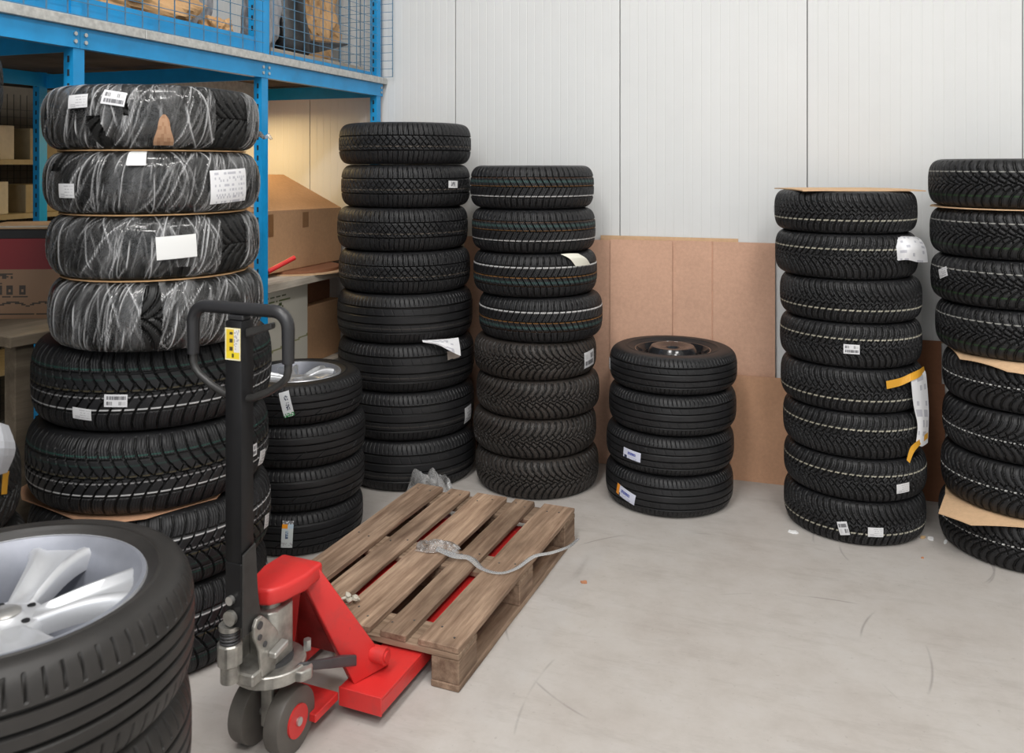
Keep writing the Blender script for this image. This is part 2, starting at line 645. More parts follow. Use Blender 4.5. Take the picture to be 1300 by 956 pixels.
def tread(kind, th, v):
    """depth 0..1 of the tread grooves and list of painted lines"""
    u = th / (2 * PI)
    a = np.abs(v)
    sg = np.where(v >= 0, 0.0, 0.5)
    lines = []
    tone = np.array((0.0145, 0.0147, 0.0162))
    if kind == 'winter_arc':
        N = 64
        ph = u * N + 1.55 * (2 * np.minimum(a, 1) - np.minimum(a, 1) ** 2) + sg
        d = stripes(ph, 0.25, 0.055) * np.clip((a - 0.03) * 20, 0, 1)
        ph2 = u * N - 1.5 * a + sg
        d = np.maximum(d, 0.9 * stripes(ph2, 0.15, 0.055) * (a < 0.42))
        d = np.maximum(d, 0.35 * stripes(ph * 3 + 0.5, 0.22, 0.25) * (a < 0.98))
        d = np.maximum(d, 0.8 * band(a, 0.62 + 0.05 * np.sin(2 * PI * ph), 0.035) * 0.6)
        lines = [(-0.44, 0.048, (0.50, 0.48, 0.39))]
    elif kind == 'winter_sweep':
        N = 60
        b = np.minimum(a, 1)
        ph = u * N + 2.1 * (1 - (1 - b) ** 2.2) + sg
        d = stripes(ph, 0.26, 0.055)
        d = np.maximum(d, 0.85 * stripes(u * N - 1.0 * b + sg, 0.16, 0.055) * (a < 0.36))
        d = np.maximum(d, 0.3 * stripes(ph * 2 + 0.5, 0.16, 0.2))
        lines = [(0.60, 0.035, (0.34, 0.34, 0.32)), (-0.62, 0.04, (0.03, 0.10, 0.025))]
    elif kind == 'winter_sweep_white':
        N = 60
        b = np.minimum(a, 1)
        ph = u * N + 2.1 * (1 - (1 - b) ** 2.2) + sg
        d = stripes(ph, 0.26, 0.055)
        d = np.maximum(d, 0.85 * stripes(u * N - 1.0 * b + sg, 0.16, 0.055) * (a < 0.36))
        d = np.maximum(d, 0.3 * stripes(ph * 2 + 0.5, 0.16, 0.2))
        lines = [(0.1, 0.045, (0.62, 0.63, 0.62))]
    elif kind == 'chevron':
        N = 62
        ph = u * N + 1.5 * a + sg
        d = stripes(ph, 0.17, 0.055) * (a < 0.6)
        d = np.maximum(d, 0.9 * stripes(u * N + 0.9 + 0.25 * (a - 0.6) + sg, 0.17, 0.055) * (a >= 0.57))
        d = np.maximum(d, band(a, 0.57, 0.045))
        d = np.maximum(d, 0.8 * band(v, 0.04, 0.03))
        d = np.maximum(d, 0.30 * stripes(ph * 3, 0.22, 0.25) * (a < 0.57))
        d = np.maximum(d, 0.28 * stripes(u * N * 3, 0.22, 0.25) * (a > 0.62))
        lines = [(-0.50, 0.055, (0.66, 0.66, 0.66)), (0.09, 0.03, (0.26, 0.12, 0.03)), (0.34, 0.13, (0.030, 0.062, 0.060)), (0.55, 0.025, (0.22, 0.09, 0.03))]
    elif kind == 'worn_winter':
        N = 58
        b = np.minimum(a, 1)
        ph = u * N + 2.0 * (2 * b - b * b) + sg
        d = stripes(ph, 0.24, 0.055)
        d = np.maximum(d, 0.8 * stripes(u * N - 1.3 * b + sg, 0.15, 0.055) * (a < 0.40))
        d = np.maximum(d, 0.35 * stripes(ph * 2 + 0.5 + 0.12 * np.sin(22 * v), 0.15, 0.18))
        tone = np.array((0.034, 0.029, 0.026))
    elif kind == 'zigzag':
        N = 84
        d = band(a, 0.43, 0.045)
        zz = 0.22 * np.abs(((u * N * 0.5) % 1.0) - 0.5) * 4 - 0.22
        d = np.maximum(d, 0.8 * stripes(u * 66 + 2.2 * v, 0.14, 0.055) * (a < 0.42))
        d = np.maximum(d, 0.8 * stripes(u * 66 - 2.2 * v + 0.3, 0.12, 0.055) * (a < 0.30))
        d = np.maximum(d, 0.7 * band(v, zz * 0.4 - 0.15, 0.03))
        d = np.maximum(d, 0.85 * stripes(u * N + 0.3 * a, 0.11, 0.055) * (a > 0.46))
        d = np.maximum(d, 0.25 * stripes(u * N * 2.5 + 0.3 * a, 0.2, 0.25) * (a > 0.46))
        lines = [(-0.20, 0.018, (0.12, 0.10, 0.08))]
    elif kind == 'summer':
        N = 92
        d = np.zeros_like(v)
        for c in (-0.62, -0.21, 0.21, 0.62):
            d = np.maximum(d, band(v, c, 0.05))
        d = np.maximum(d, 0.55 * stripes(u * N + 0.5 * a, 0.14, 0.12) * (a > 0.70))
        d = np.maximum(d, 0.25 * stripes(u * N * 0.5 + 0.9 * v, 0.06, 0.06) * (a < 0.60) * (a > 0.24))
        lines = [(-0.41, 0.012, (0.10, 0.09, 0.08))]
    elif kind == 'summer_diag':
        N = 80
        d = np.zeros_like(v)
        for c in (-0.60, -0.2, 0.22, 0.62):
            d = np.maximum(d, band(v, c, 0.048))
        d = np.maximum(d, 0.6 * stripes(u * N + 0.4 * a, 0.13, 0.12) * (a > 0.68))
        fr = (u * N * 0.25 - 1.1 * v) % 1.0
        d = np.maximum(d, 0.7 * band(fr, 0.5, 0.05, 0.03) * (v > -0.58) * (v < -0.12))
        lines = [(-0.66, 0.02, (0.14, 0.12, 0.10))]
    elif kind == 'suv_winter':
        N = 64
        ph = u * N + 1.5 * (2 * np.minimum(a, 1) - np.minimum(a, 1) ** 2) + sg
        d = stripes(ph, 0.17, 0.055)
        d = np.maximum(d, 0.9 * band(a, 0.56, 0.04))
        d = np.maximum(d, 0.9 * stripes(u * N - 1.2 * a + sg, 0.12, 0.055) * (a < 0.30))
        d = np.maximum(d, 0.8 * band(v, 0.0, 0.035))
        d = np.maximum(d, 0.28 * stripes(ph * 4, 0.25, 0.3) * (a > 0.6))
        lines = [(-0.485, 0.045, (0.60, 0.61, 0.62)), (-0.12, 0.022, (0.38, 0.38, 0.39)), (0.68, 0.016, (0.015, 0.14, 0.105)), (0.38, 0.012, (0.015, 0.06, 0.048)), (0.07, 0.012, (0.11, 0.09, 0.04))]
    elif kind == 'deep_arc':
        N = 56
        b = np.minimum(a, 1)
        ph = u * N + 1.7 * (2 * b - b * b) + sg
        d = stripes(ph, 0.24, 0.055)
        d = np.maximum(d, 0.5 * band(v, 0.0, 0.02))
        d = np.maximum(d, 0.3 * stripes(ph * 2 + 0.5, 0.14, 0.2))
        tone = np.array((0.011, 0.011, 0.011))
    elif kind == 'big_summer':
        N = 72
        d = np.zeros_like(v)
        for c in (-0.50, -0.16, 0.18, 0.52):
            d = np.maximum(d, band(v, c, 0.075))
        d = np.maximum(d, 0.5 * stripes(u * N + 0.25 * a, 0.13, 0.10) * (a > 0.66) * (a < 1.12))
        tone = np.array((0.024, 0.0225, 0.0215))
    return d, lines, tone


def tyre_mesh(name, kind, R, W, rim, NTH=900, NV=58, gd=0.0075):
    S = R - rim
    q, n = 0.60, 3.0
    al = np.linspace(0, PI / 2, 400)
    t = np.sin(al) ** (2 / n)
    off = q * S * (1 - np.cos(al) ** (2 / n))
    zz = t * W / 2
    s = np.concatenate([[0], np.cumsum(np.hypot(np.diff(zz), np.diff(off)))])
    half = NV // 2
    si = np.linspace(0, s[-1], half + 1)
    zt = np.interp(si, s, zz)
    ro = np.interp(si, s, off)
    z = np.concatenate([-zt[::-1], zt[1:]])
    r = R - np.concatenate([ro[::-1], ro[1:]])
    nt = len(z)
    wall = [(0.70, 0.985), (0.705, 0.997), (0.745, 0.997), (0.75, 0.975), (0.84, 0.93), (0.93, 0.86), (0.985, 0.80), (1.0, 0.74)]
    inner = [(0.985, 0.66), (0.90, 0.70), (0.75, 0.84), (0.55, 0.90), (0.30, 0.84), (0.14, 0.60)]
    side = wall + inner
    zs = np.array([W / 2 * b for a_, b in side])
    rs = np.array([R - S * a_ for a_, b in side])
    z = np.concatenate([z, zs, [0.0], -zs[::-1]])
    r = np.concatenate([r, rs, [R - S * 0.12], rs[::-1]])
    m = len(z)
    th = np.arange(NTH) * 2 * PI / NTH
    TH, ZZ = np.meshgrid(th, z)
    RR = np.repeat(r[:, None], NTH, 1)
    tw = 0.80 * W / 2
    V = ZZ / tw
    d, lines, tone = tread(kind, TH, V)
    mask = np.zeros((m, 1))
    mask[:nt] = 1
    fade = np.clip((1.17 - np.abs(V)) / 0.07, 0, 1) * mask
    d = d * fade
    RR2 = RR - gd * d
    co = np.stack([RR2 * np.cos(TH), RR2 * np.sin(TH), ZZ], -1).reshape(-1, 3)
    colr = np.ones((m, NTH, 4))
    colr[..., :3] = tone
    topm = np.clip(1 - (d - 0.42) * 4, 0, 1)[..., None]
    for (c, wd, rgb) in lines:
        k = band(V, c, wd, 0.012)[..., None] * topm * mask[..., None]
        colr[..., :3] = colr[..., :3] * (1 - k) + np.array(rgb) * k
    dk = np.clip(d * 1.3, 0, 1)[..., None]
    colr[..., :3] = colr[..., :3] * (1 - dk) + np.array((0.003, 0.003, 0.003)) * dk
    i = np.arange(m)[:, None]
    j = np.arange(NTH)[None, :]
    i2, j2 = (i + 1) % m, (j + 1) % NTH
    f = np.stack([i * NTH + j, i * NTH + j2, i2 * NTH + j2, i2 * NTH + j], -1).reshape(-1, 4)
    me = bpy.data.meshes.new(name)
    me.vertices.add(len(co))
    me.vertices.foreach_set('co', co.ravel())
    me.loops.add(f.size)
    me.loops.foreach_set('vertex_index', f.ravel().astype(np.int32))
    me.polygons.add(len(f))
    me.polygons.foreach_set('loop_start', np.arange(0, f.size, 4, dtype=np.int32))
    me.update(calc_edges=True)
    sm = np.ones((m, NTH), dtype=bool)
    keep = (np.abs(z) < 0.93 * W / 2) & (np.arange(m) < nt - 1)
    sm[keep] = False
    me.polygons.foreach_set('use_smooth', sm.ravel())
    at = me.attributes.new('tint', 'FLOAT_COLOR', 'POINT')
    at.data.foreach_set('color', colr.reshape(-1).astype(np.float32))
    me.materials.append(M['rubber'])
    me.update()
    return me, (R, W)


TY = {}
TY['zigzag'] = tyre_mesh('tyre', 'zigzag', 0.365, 0.226, 0.235, 800, 90)
TY['summer'] = tyre_mesh('tyre', 'summer', 0.375, 0.26, 0.245, 640, 90)
TY['summer_diag'] = tyre_mesh('tyre', 'summer_diag', 0.31, 0.19, 0.200, 640, 84)
TY['rib'] = tyre_mesh('tyre', 'summer', 0.32, 0.20, 0.190, 640, 86)
TY['chevron'] = tyre_mesh('tyre', 'chevron', 0.335, 0.222, 0.205, 800, 92)
TY['worn_winter'] = tyre_mesh('tyre', 'worn_winter', 0.33, 0.20, 0.205, 800, 86)
TY['winter_arc'] = tyre_mesh('tyre', 'winter_arc', 0.317, 0.198, 0.205, 800, 92)
TY['winter_sweep'] = tyre_mesh('tyre', 'winter_sweep', 0.33, 0.20, 0.205, 760, 86)
TY['winter_sweep_white'] = tyre_mesh('tyre', 'winter_sweep_white', 0.33, 0.20, 0.205, 760, 86)
TY['suv_winter'] = tyre_mesh('tyre', 'suv_winter', 0.405, 0.285, 0.255, 960, 108)
TY['deep_arc'] = tyre_mesh('tyre', 'deep_arc', 0.335, 0.225, 0.215, 600, 60)
TY['big_summer'] = tyre_mesh('tyre', 'big_summer', 0.336, 0.225, 0.242, 700, 110, 0.0085)
for k_ in TY:
    TY[k_][0].name = 'tyre_' + k_


def prof_off(zrel, S):
    """how far the tyre surface lies inside its largest radius at height fraction zrel (-1..1)"""
    t = min(0.999, abs(zrel))
    return 0.60 * S * (1 - (1 - t ** 3.0) ** (1 / 3.0))


RIMR = {'zigzag': .235, 'summer': .245, 'summer_diag': .2, 'rib': .19, 'chevron': .205, 'worn_winter': .205, 'winter_arc': .205,
        'winter_sweep': .205, 'winter_sweep_white': .205, 'suv_winter': .255, 'deep_arc': .215, 'big_summer': .242}


def colour_sheet(name, fn_pt, nu, nv, fn_col, parent=None, thick=0.0006):
    """thin sheet: fn_pt(u, v) -> point, fn_col(u, v) -> colour; closed, with a back"""
    vs, fs, cols = [], [], []
    for j in range(nv + 1):
        for i in range(nu + 1):
            vs.append(Vector(fn_pt(i / nu, j / nv)))
    me = bpy.data.meshes.new(name)
    fs = [(j * (nu + 1) + i, j * (nu + 1) + i + 1, (j + 1) * (nu + 1) + i + 1, (j + 1) * (nu + 1) + i) for j in range(nv) for i in range(nu)]
    # back side
    nrm = []
    for j in range(nv + 1):
        for i in range(nu + 1):
            g = lambda a, b: vs[min(max(b, 0), nv) * (nu + 1) + min(max(a, 0), nu)]
            n_ = (g(i + 1, j) - g(i - 1, j)).cross(g(i, j + 1) - g(i, j - 1))
            nrm.append(n_.normalized() if n_.length > 1e-12 else Vector((0, 0, 1)))
    K = len(vs)
    back = [vs[k] - nrm[k] * thick for k in range(K)]
    fb = [tuple(K + i for i in reversed(f)) for f in fs]
    rim = [j * (nu + 1) for j in range(nv + 1)]
    loop = [i for i in range(nu + 1)] + [j * (nu + 1) + nu for j in range(1, nv + 1)] + [nv * (nu + 1) + i for i in range(nu - 1, -1, -1)] + [j * (nu + 1) for j in range(nv - 1, 0, -1)]
    fe = [(loop[k], K + loop[k], K + loop[(k + 1) % len(loop)], loop[(k + 1) % len(loop)]) for k in range(len(loop))]
    me.from_pydata([tuple(p) for p in vs + back], [], fs + fb + fe)
    at = me.attributes.new('tint', 'FLOAT_COLOR', 'FACE')
    cl = []
    for j in range(nv):
        for i in range(nu):
            cl.append(fn_col((i + 0.5) / nu, (j + 0.5) / nv))
    white = fn_col(-1, -1)
    cl += [white] * (len(fb) + len(fe))
    at.data.foreach_set('color', np.array([(c[0], c[1], c[2], 1) for c in cl], dtype=np.float32).ravel())
    me.materials.append(M['print'])
    return link(name, me, parent)


WHT, GRY, DRK = (0.66, 0.66, 0.68), (0.42, 0.42, 0.44), (0.16, 0.16, 0.17)


def hsh(*a):
    return random.Random(hash(tuple(round(x * 97) for x in a))).random()


def col_barcode(u, v):                 # band of bars above two small bar blocks
    if u < 0:
        return WHT
    if 0.58 < v < 0.86 and 0.10 < u < 0.92:
        return DRK if hsh(u, 1) < 0.55 else GRY
    if 0.15 < v < 0.46 and (0.10 < u < 0.36 or 0.62 < u < 0.92):
        return DRK if hsh(u, 3) < 0.5 else (0.55, 0.55, 0.56)
    return WHT


def col_barcode2(u, v):
    return col_barcode(u, 1 - v) if u >= 0 else WHT


def col_lines(u, v):                   # small text lines
    if u < 0:
        return WHT
    k = int(v * 9)
    if k % 2 == 1 and 0.36 < u < 0.93 and hsh(u, k) < 0.6:
        return GRY
    if v < 0.3 and 0.12 < u < 0.4 and int(v * 12) % 2:
        return GRY
    return (0.66, 0.66, 0.67)


def col_blue(u, v):
    if u < 0:
        return WHT
    if 0.45 < v < 0.75 and 0.25 < u < 0.72:
        return (0.10, 0.12, 0.38) if hsh(u, v) < 0.6 else (0.36, 0.38, 0.58)
    if v < 0.30 and 0.08 < u < 0.25:
        return (0.03, 0.04, 0.08)
    if v < 0.34 and 0.3 < u < 0.8 and hsh(u, v) < 0.4:
        return (0.45, 0.47, 0.6)
    return (0.66, 0.68, 0.80)


def col_orange(u, v):
    if u >= 0 and u < 0.17:
        return (0.85, 0.30, 0.02)
    return col_blue(u, v)


def col_energy(u, v):                  # tall label: dark heading, orange mark, scale
    if u < 0:
        return WHT
    if v > 0.90:
        return DRK if hsh(u, v) < 0.7 else WHT
    if 0.72 < v < 0.88:
        return (0.85, 0.32, 0.02) if u < 0.5 else (0.5, 0.62, 0.72)
    if 0.34 < v < 0.66 and 0.3 < u < 0.62:
        return (0.10, 0.13, 0.22) if hsh(u, v) < 0.6 else (0.4, 0.5, 0.6)
    if 0.06 < v < 0.2 and hsh(u, v) < 0.4:
        return GRY
    return (0.62, 0.66, 0.66)


def col_green(u, v):
    if u < 0:
        return WHT
    if v < 0.14 and hsh(u, v) < 0.6:
        return (0.04, 0.25, 0.08)
    if 0.25 < v < 0.85 and 0.38 < u < 0.72 and hsh(u, v) < 0.55:
        return (0.05, 0.06, 0.10)
    return (0.66, 0.68, 0.70)


def col_plain(u, v):
    return (0.72, 0.72, 0.71)


def col_note(u, v):                    # delivery note: faint lines of print
    if u < 0:
        return (0.76, 0.76, 0.76)
    k = int(v * 16)
    if k % 2 == 0 and 0.1 < u < 0.92 and hsh(u, k) < 0.38:
        return (0.50, 0.50, 0.55)
    return (0.78, 0.78, 0.80)


def col_box(u, v):
    if u >= 0 and 0.25 < u < 0.75 and 0.2 < v < 0.85 and hsh(u, v) < 0.5:
        return (0.05, 0.05, 0.07)
    return (0.72, 0.72, 0.72)


STY = dict(barcode=col_barcode, barcode2=col_barcode2, lines=col_lines, blue=col_blue, orange=col_orange, energy=col_energy,
           green=col_green, plain=col_plain, note=col_note, box=col_box)

TYRES = {}


def stack_frame(D, xL, xR):
    aL, aR = math.atan((xL - 650) / FPX), math.atan((xR - 650) / FPX)
    a, h = (aL + aR) / 2, (aR - aL) / 2
    return a, D * math.sin(h)


def surf(D, a, R, px, py):
    """point of a tyre's face seen at a place: direction round the tyre and height"""
    b = math.atan((px - 650) / FPX)
    dl = b - a
    q = R * R - (D * math.sin(dl)) ** 2
    t = D * math.cos(dl) - math.sqrt(max(q, 0))
    Z = t * math.cos(b)
    p = spot(px, py, Z)
    return p, Z


def sticker_on(o, c, R, S, z0, W, D, a, px, py, wpx, hpx, rot, sty, name='sticker', lift=0.003):
    p, Z = surf(D, a, R - 0.006, px, py)
    phi = math.atan2(p.y - c.y, p.x - c.x)
    zc = p.z
    wm, hm = wpx * Z / FPX, hpx * Z / FPX
    # widen for the turn away from the viewer
    view = math.atan2(-DWALL - c.y, -c.x)
    wm /= max(0.45, abs(math.cos(phi - view)))
    cr, sr = math.cos(math.radians(rot)), math.sin(math.radians(rot))

    def pt(u, v):
        s_, h_ = (u - 0.5) * wm, (v - 0.5) * hm
        s2, h2 = s_ * cr - h_ * sr, s_ * sr + h_ * cr
        zz = zc + h2
        rr = R - prof_off((zz - z0 - W / 2) / (W / 2), S) + lift
        an = phi + s2 / R
        return (c.x + rr * math.cos(an), c.y + rr * math.sin(an), zz)
    nu, nv = (30, 14) if wpx >= hpx else (12, 26)
    st = colour_sheet(name, pt, nu, nv, STY[sty])
    attach(st, o)
    return st


def attach(ch, par):
    ch.parent = par
    mw = Matrix.LocRotScale(par.location, par.rotation_euler.to_quaternion(), par.scale)
    ch.matrix_parent_inverse = mw.inverted()


def stack(key, D, group, rows, ytop, floor_z=0.0, gaps=()):
    """rows, topmost first: (xL, xR, y of lower edge, kind, flipped, label, stickers)"""
    n = len(rows)
    ys = [ytop] + [r[2] for r in rows]
    zs = []
    for i, y in enumerate(ys):
        rr = rows[min(i, n - 1)]
        Di = rr[7] if len(rr) > 7 else D
        a, R = stack_frame(Di, rr[0], rr[1])
        Zf = (Di - 0.92 * R) * math.cos(a)
        zs.append(EYE - (y - HOR) * Zf / FPX)
    zb, zt = zs[-1], zs[0]
    zs = [floor_z + (z - zb) * (zt - floor_z) / (zt - zb) for z in zs]
    out = []
    for i, rr in enumerate(rows):
        xL, xR, _, kind, flip, label, stk = rr[:7]
        Di = rr[7] if len(rr) > 7 else D
        a, R = stack_frame(Di, xL, xR)
        x, y = plan(Di * math.sin(a), Di * math.cos(a))
        me, (R0, W0) = TY[kind]
        z1, z0 = zs[i], zs[i + 1]
        if i in gaps:                      # a sheet lies on this tyre
            z1 -= 0.005
        W = z1 - z0 - 0.0006
        o = link('tyre', me)
        o.location = (x, y, z0 + W / 2)
        spin = random.uniform(0, 2 * PI)
        q = Matrix.Rotation(PI, 3, 'X') if flip else Matrix.Identity(3)
        o.rotation_euler = (Matrix.Rotation(spin, 3, 'Z') @ q).to_euler()
        o.scale = (R / R0, R / R0, W / W0)
        tag(o, label, 'tyre', group)
        S = (R0 - RIMR[kind]) * R / R0
        for s in stk:
            sticker_on(o, Vector((x, y, 0)), R, S, z0, W, Di, a, *s, lift=0.015 if kind == 'deep_arc' else 0.003)
        out.append(dict(o=o, x=x, y=y, z0=z0, z1=z1, R=R, W=W, D=Di, a=a, S=S, kind=kind))
    TYRES[key] = out
    return out


ORD = ['topmost', 'second from top', 'third from top', 'fourth from top', 'fifth from top', 'sixth from top', 'seventh from top', 'bottom']

# --- left stack: four film-wrapped tyres on four big ones (behind the truck's handle)
D1, D2 = 3.18, 3.35
A = stack('A', D1, 'tyres in the film-wrapped stack behind the truck handle', [
    (55, 326, 189, 'deep_arc', False, 'film-wrapped tyre with brown paper wedge, topmost behind the truck handle', [(104, 129, 22, 17, 3, 'lines'), (147, 125, 27, 18, -9, 'barcode2')]),
    (57, 327, 271, 'deep_arc', True, 'film-wrapped tyre with a large white note at its right, second from top', [(174, 200, 22, 20, 0, 'plain'), (91, 242, 18, 18, 0, 'lines'), (287, 236, 44, 42, 3, 'note')]),
    (61, 327, 354, 'deep_arc', False, 'film-wrapped tyre with a blank white label at its middle, third from top', [(223, 313, 46, 29, 3, 'plain')]),
    (63, 332, 437, 'deep_arc', True, 'lowest film-wrapped tyre, heavily wrapped, without any label, behind the handle loop', []),
    (38, 345, 546, 'suv_winter', False, 'big tyre with teal line and two barcode labels under the wrapped tyres', [(148, 508, 27, 16, -2, 'barcode'), (105, 525, 22, 15, -5, 'lines')], D2),
    (31, 341, 649, 'suv_winter', False, 'big tyre with two small labels at its right edge, lying on cardboard', [(319, 572, 10, 15, 0, 'barcode2'), (331, 580, 9, 18, -8, 'lines')], D2),
    (34, 344, 752, 'suv_winter', True, 'big tyre directly under the cardboard in the stack behind the handle', [(336, 661, 8, 16, -10, 'lines')], D2),
    (34, 340, 868, 'suv_winter', True, 'big bottom tyre on the floor behind the pallet truck pump', [], D2),
], 106, gaps=(1, 2, 3, 6))

# --- short stack with the alloy wheel
B = stack('B', 4.05, 'tyres in the short stack with the small alloy wheel', [
    (292, 460, 543, 'summer_diag', False, 'tyre with a silver alloy wheel, topmost of the short stack by the pallet', [(364, 513, 13, 32, 14, 'green')]),
    (296, 464, 600, 'summer_diag', False, 'plain summer tyre directly below the small alloy wheel, second from top', []),
    (295, 463, 657, 'summer_diag', False, 'summer tyre third from top below the small alloy wheel', []),
    (294, 461, 714, 'summer_diag', False, 'bottom summer tyre with upright orange label beside the red truck nose', [(365, 678, 14, 33, -3, 'energy')]),
], 489)

# --- tall stack by the rack post
C = stack('C', 4.76, 'tyres in the tall stack beside the blue rack post', [
    (430, 598, 208, 'zigzag', False, 'zigzag tread tyre, topmost of the tall stack beside the blue rack post', []),
    (433, 597, 263, 'zigzag', False, 'zigzag tread tyre with a small white sticker at its right, second from top', [(574, 234, 12, 9, -2, 'box')]),
    (428, 594, 318, 'zigzag', False, 'zigzag tread tyre, third from top of the tall stack by the rack', []),
    (430, 597, 372, 'zigzag', False, 'browner zigzag tread tyre, fourth from top of the tall stack by the rack', []),
    (428, 600, 434, 'summer', False, 'ribbed summer tyre, fifth from top, above the folded white paper', []),
    (429, 602, 495, 'summer', False, 'ribbed summer tyre with folded white paper stuck on, sixth from top', []),
    (430, 602, 556, 'summer', False, 'ribbed summer tyre with a white label at its right edge, second from floor', [(593, 525, 9, 20, 5, 'lines')]),
    (432, 604, 619, 'summer', False, 'bottom ribbed summer tyre of the tall stack beside the rack', []),
], 154)

# --- stack behind the far end of the pallet
Dk = stack('D', 4.58, 'tyres in the stack behind the far end of the pallet', [
    (597, 754, 266, 'chevron', False, 'new tyre with white line low, topmost of stack behind the pallet', []),
    (599, 756, 322, 'chevron', False, 'new tyre with white line low, second from top behind the pallet', []),
    (601, 758, 378, 'chevron', True, 'new tyre with a cream paper tag on top, third behind the pallet', []),
    (608, 765, 435, 'chevron', True, 'new tyre shifted to the right with white line high, fourth behind pallet', []),
    (602, 757, 483, 'worn_winter', False, 'worn brown winter tyre with a white label, fifth behind the pallet', [(747, 455, 13, 20, 4, 'barcode2')]),
    (605, 761, 532, 'worn_winter', True, 'worn brown winter tyre shifted right, third from the floor behind the pallet', []),
    (601, 757, 582, 'worn_winter', True, 'worn brown winter tyre, second from the floor behind the pallet', []),
    (604, 760, 633, 'worn_winter', False, 'worn brown winter tyre on the floor behind the pallet', []),
], 210)

# --- four-high stack with the steel wheel
E = stack('E', 4.42, 'tyres in the low stack with the black steel wheel', [
    (774, 936, 503, 'rib', False, 'tyre on a black steel wheel, topmost of the low stack before cardboard', [(776, 461, 5, 14, 0, 'lines')]),
    (773, 935, 555, 'rib', False, 'plain ribbed tyre directly under the black steel wheel', []),
    (770, 932, 605, 'rib', False, 'ribbed tyre with a white and blue label, second from the floor', [(803, 577, 22, 12, -5, 'blue')]),
    (769, 931, 657, 'rib', False, 'bottom ribbed tyre with an orange edged label on the floor', [(795, 627, 24, 14, -14, 'orange')]),
], 455)

# --- stack with the cardboard lid
F = stack('F', 4.36, 'winter tyres in the stack under the cardboard lid', [
    (983, 1165, 297, 'winter_arc', False, 'winter tyre directly under the flat cardboard lid', [(985, 265, 4, 9, 0, 'lines')]),
    (984, 1166, 355, 'winter_arc', True, 'winter tyre with a curled white paper at its right, second under lid', []),
    (990, 1171, 410, 'winter_arc', False, 'winter tyre without label, third under the cardboard lid', []),
    (990, 1171, 467, 'winter_arc', True, 'winter tyre with one barcode sticker at its front middle, fourth under lid', [(1081, 443, 19, 12, 0, 'barcode2')]),
    (991, 1173, 523, 'winter_arc', False, 'winter tyre with yellow tape across its front, fifth under the lid', []),
    (994, 1175, 581, 'winter_arc', True, 'winter tyre behind the hanging white sheet, third from the floor under lid', []),
    (995, 1177, 634, 'winter_arc', True, 'winter tyre with one sticker low at its right, second from the floor', [(1145, 619, 15, 12, 3, 'lines')]),
    (995, 1176, 689, 'winter_arc', False, 'bottom winter tyre with two white stickers standing on the floor', [(1071, 670, 12, 17, 14, 'barcode'), (1111, 675, 18, 12, 0, 'lines')]),
], 243)

# --- stack at the right edge
XG = 226
G = stack('G', 4.40, 'winter tyres in the stack at the right edge', [
    (1178, 1178 + XG, 265, 'winter_sweep', False, 'winter tyre topmost at the right edge, lying on thin cardboard', []),
    (1180, 1180 + XG, 330, 'winter_sweep', False, 'winter tyre directly under the upper thin cardboard at the right edge', []),
    (1181, 1181 + XG, 393, 'winter_sweep', False, 'winter tyre with a tilted square label, third at the right edge', [(1199, 346, 10, 12, 22, 'lines')]),
    (1187, 1187 + XG, 458, 'winter_sweep', False, 'winter tyre lying on the drooping cardboard at the right edge', []),
    (1196, 1196 + XG, 524, 'winter_sweep_white', False, 'white-lined winter tyre directly under the drooping cardboard at the right edge', []),
    (1196, 1196 + XG, 588, 'winter_sweep_white', True, 'white-lined winter tyre, third from the floor at the right edge', []),
    (1194, 1194 + XG, 655, 'winter_sweep_white', False, 'white-lined winter tyre lying on the pointed cardboard at the right edge', []),
    (1191, 1191 + XG, 722, 'winter_sweep_white', False, 'white-lined winter tyre on the floor under the pointed cardboard', []),
], 201, gaps=(1, 4, 7))

# --- foreground stack with the large alloy wheel
H = []
hx, hy = plan(-0.955, 1.60)
HL = ['large worn tyre on a silver alloy wheel in the near left corner', 'worn tyre directly below the large alloy wheel in the near left corner',
      'worn tyre second from the floor in the near left corner', 'worn tyre on the floor in the near left corner']
for i in range(4):
    me, (R0, W0) = TY['big_summer']
    o = link('tyre', me)
    o.location = (hx + (0, -.012, .01, 0)[i], hy + (0, .006, -.01, 0)[i], 0.9 - 0.1125 - i * 0.225)
    o.rotation_euler = (0, 0, i * 1.3)
    tag(o, HL[i], 'tyre', 'tyres in the near left corner')
    H.append(o)

# --- stack that just shows at the left edge
ix, iy = plan(-1.775, 2.30)
for i in range(9):
    me, (R0, W0) = TY['deep_arc']
    o = link('tyre', me)
    dx = {7: 0.0, 8: 0.01, 2: 0.085, 3: 0.062}.get(i, -0.05)
    o.location = (ix + dx * CY, iy + dx * SY, 0.1125 + i * 0.2256)
    o.rotation_euler = (0, 0, i * 2.1)
    nm = ['on the floor', 'second from the floor', 'third from the floor', 'fourth from the floor', 'fifth from the floor', 'sixth from the floor', 'third from the top', 'second from the top', 'topmost'][i]
    tag(o, 'dark arc-tread tyre %s in the cut-off stack at the left edge' % nm, 'tyre', 'tyres in the cut-off stack at the left edge')
    ISTK = o if i == 3 else (ISTK if i > 3 else None)

# ------------------------------------------------------------------ wheels inside tyres


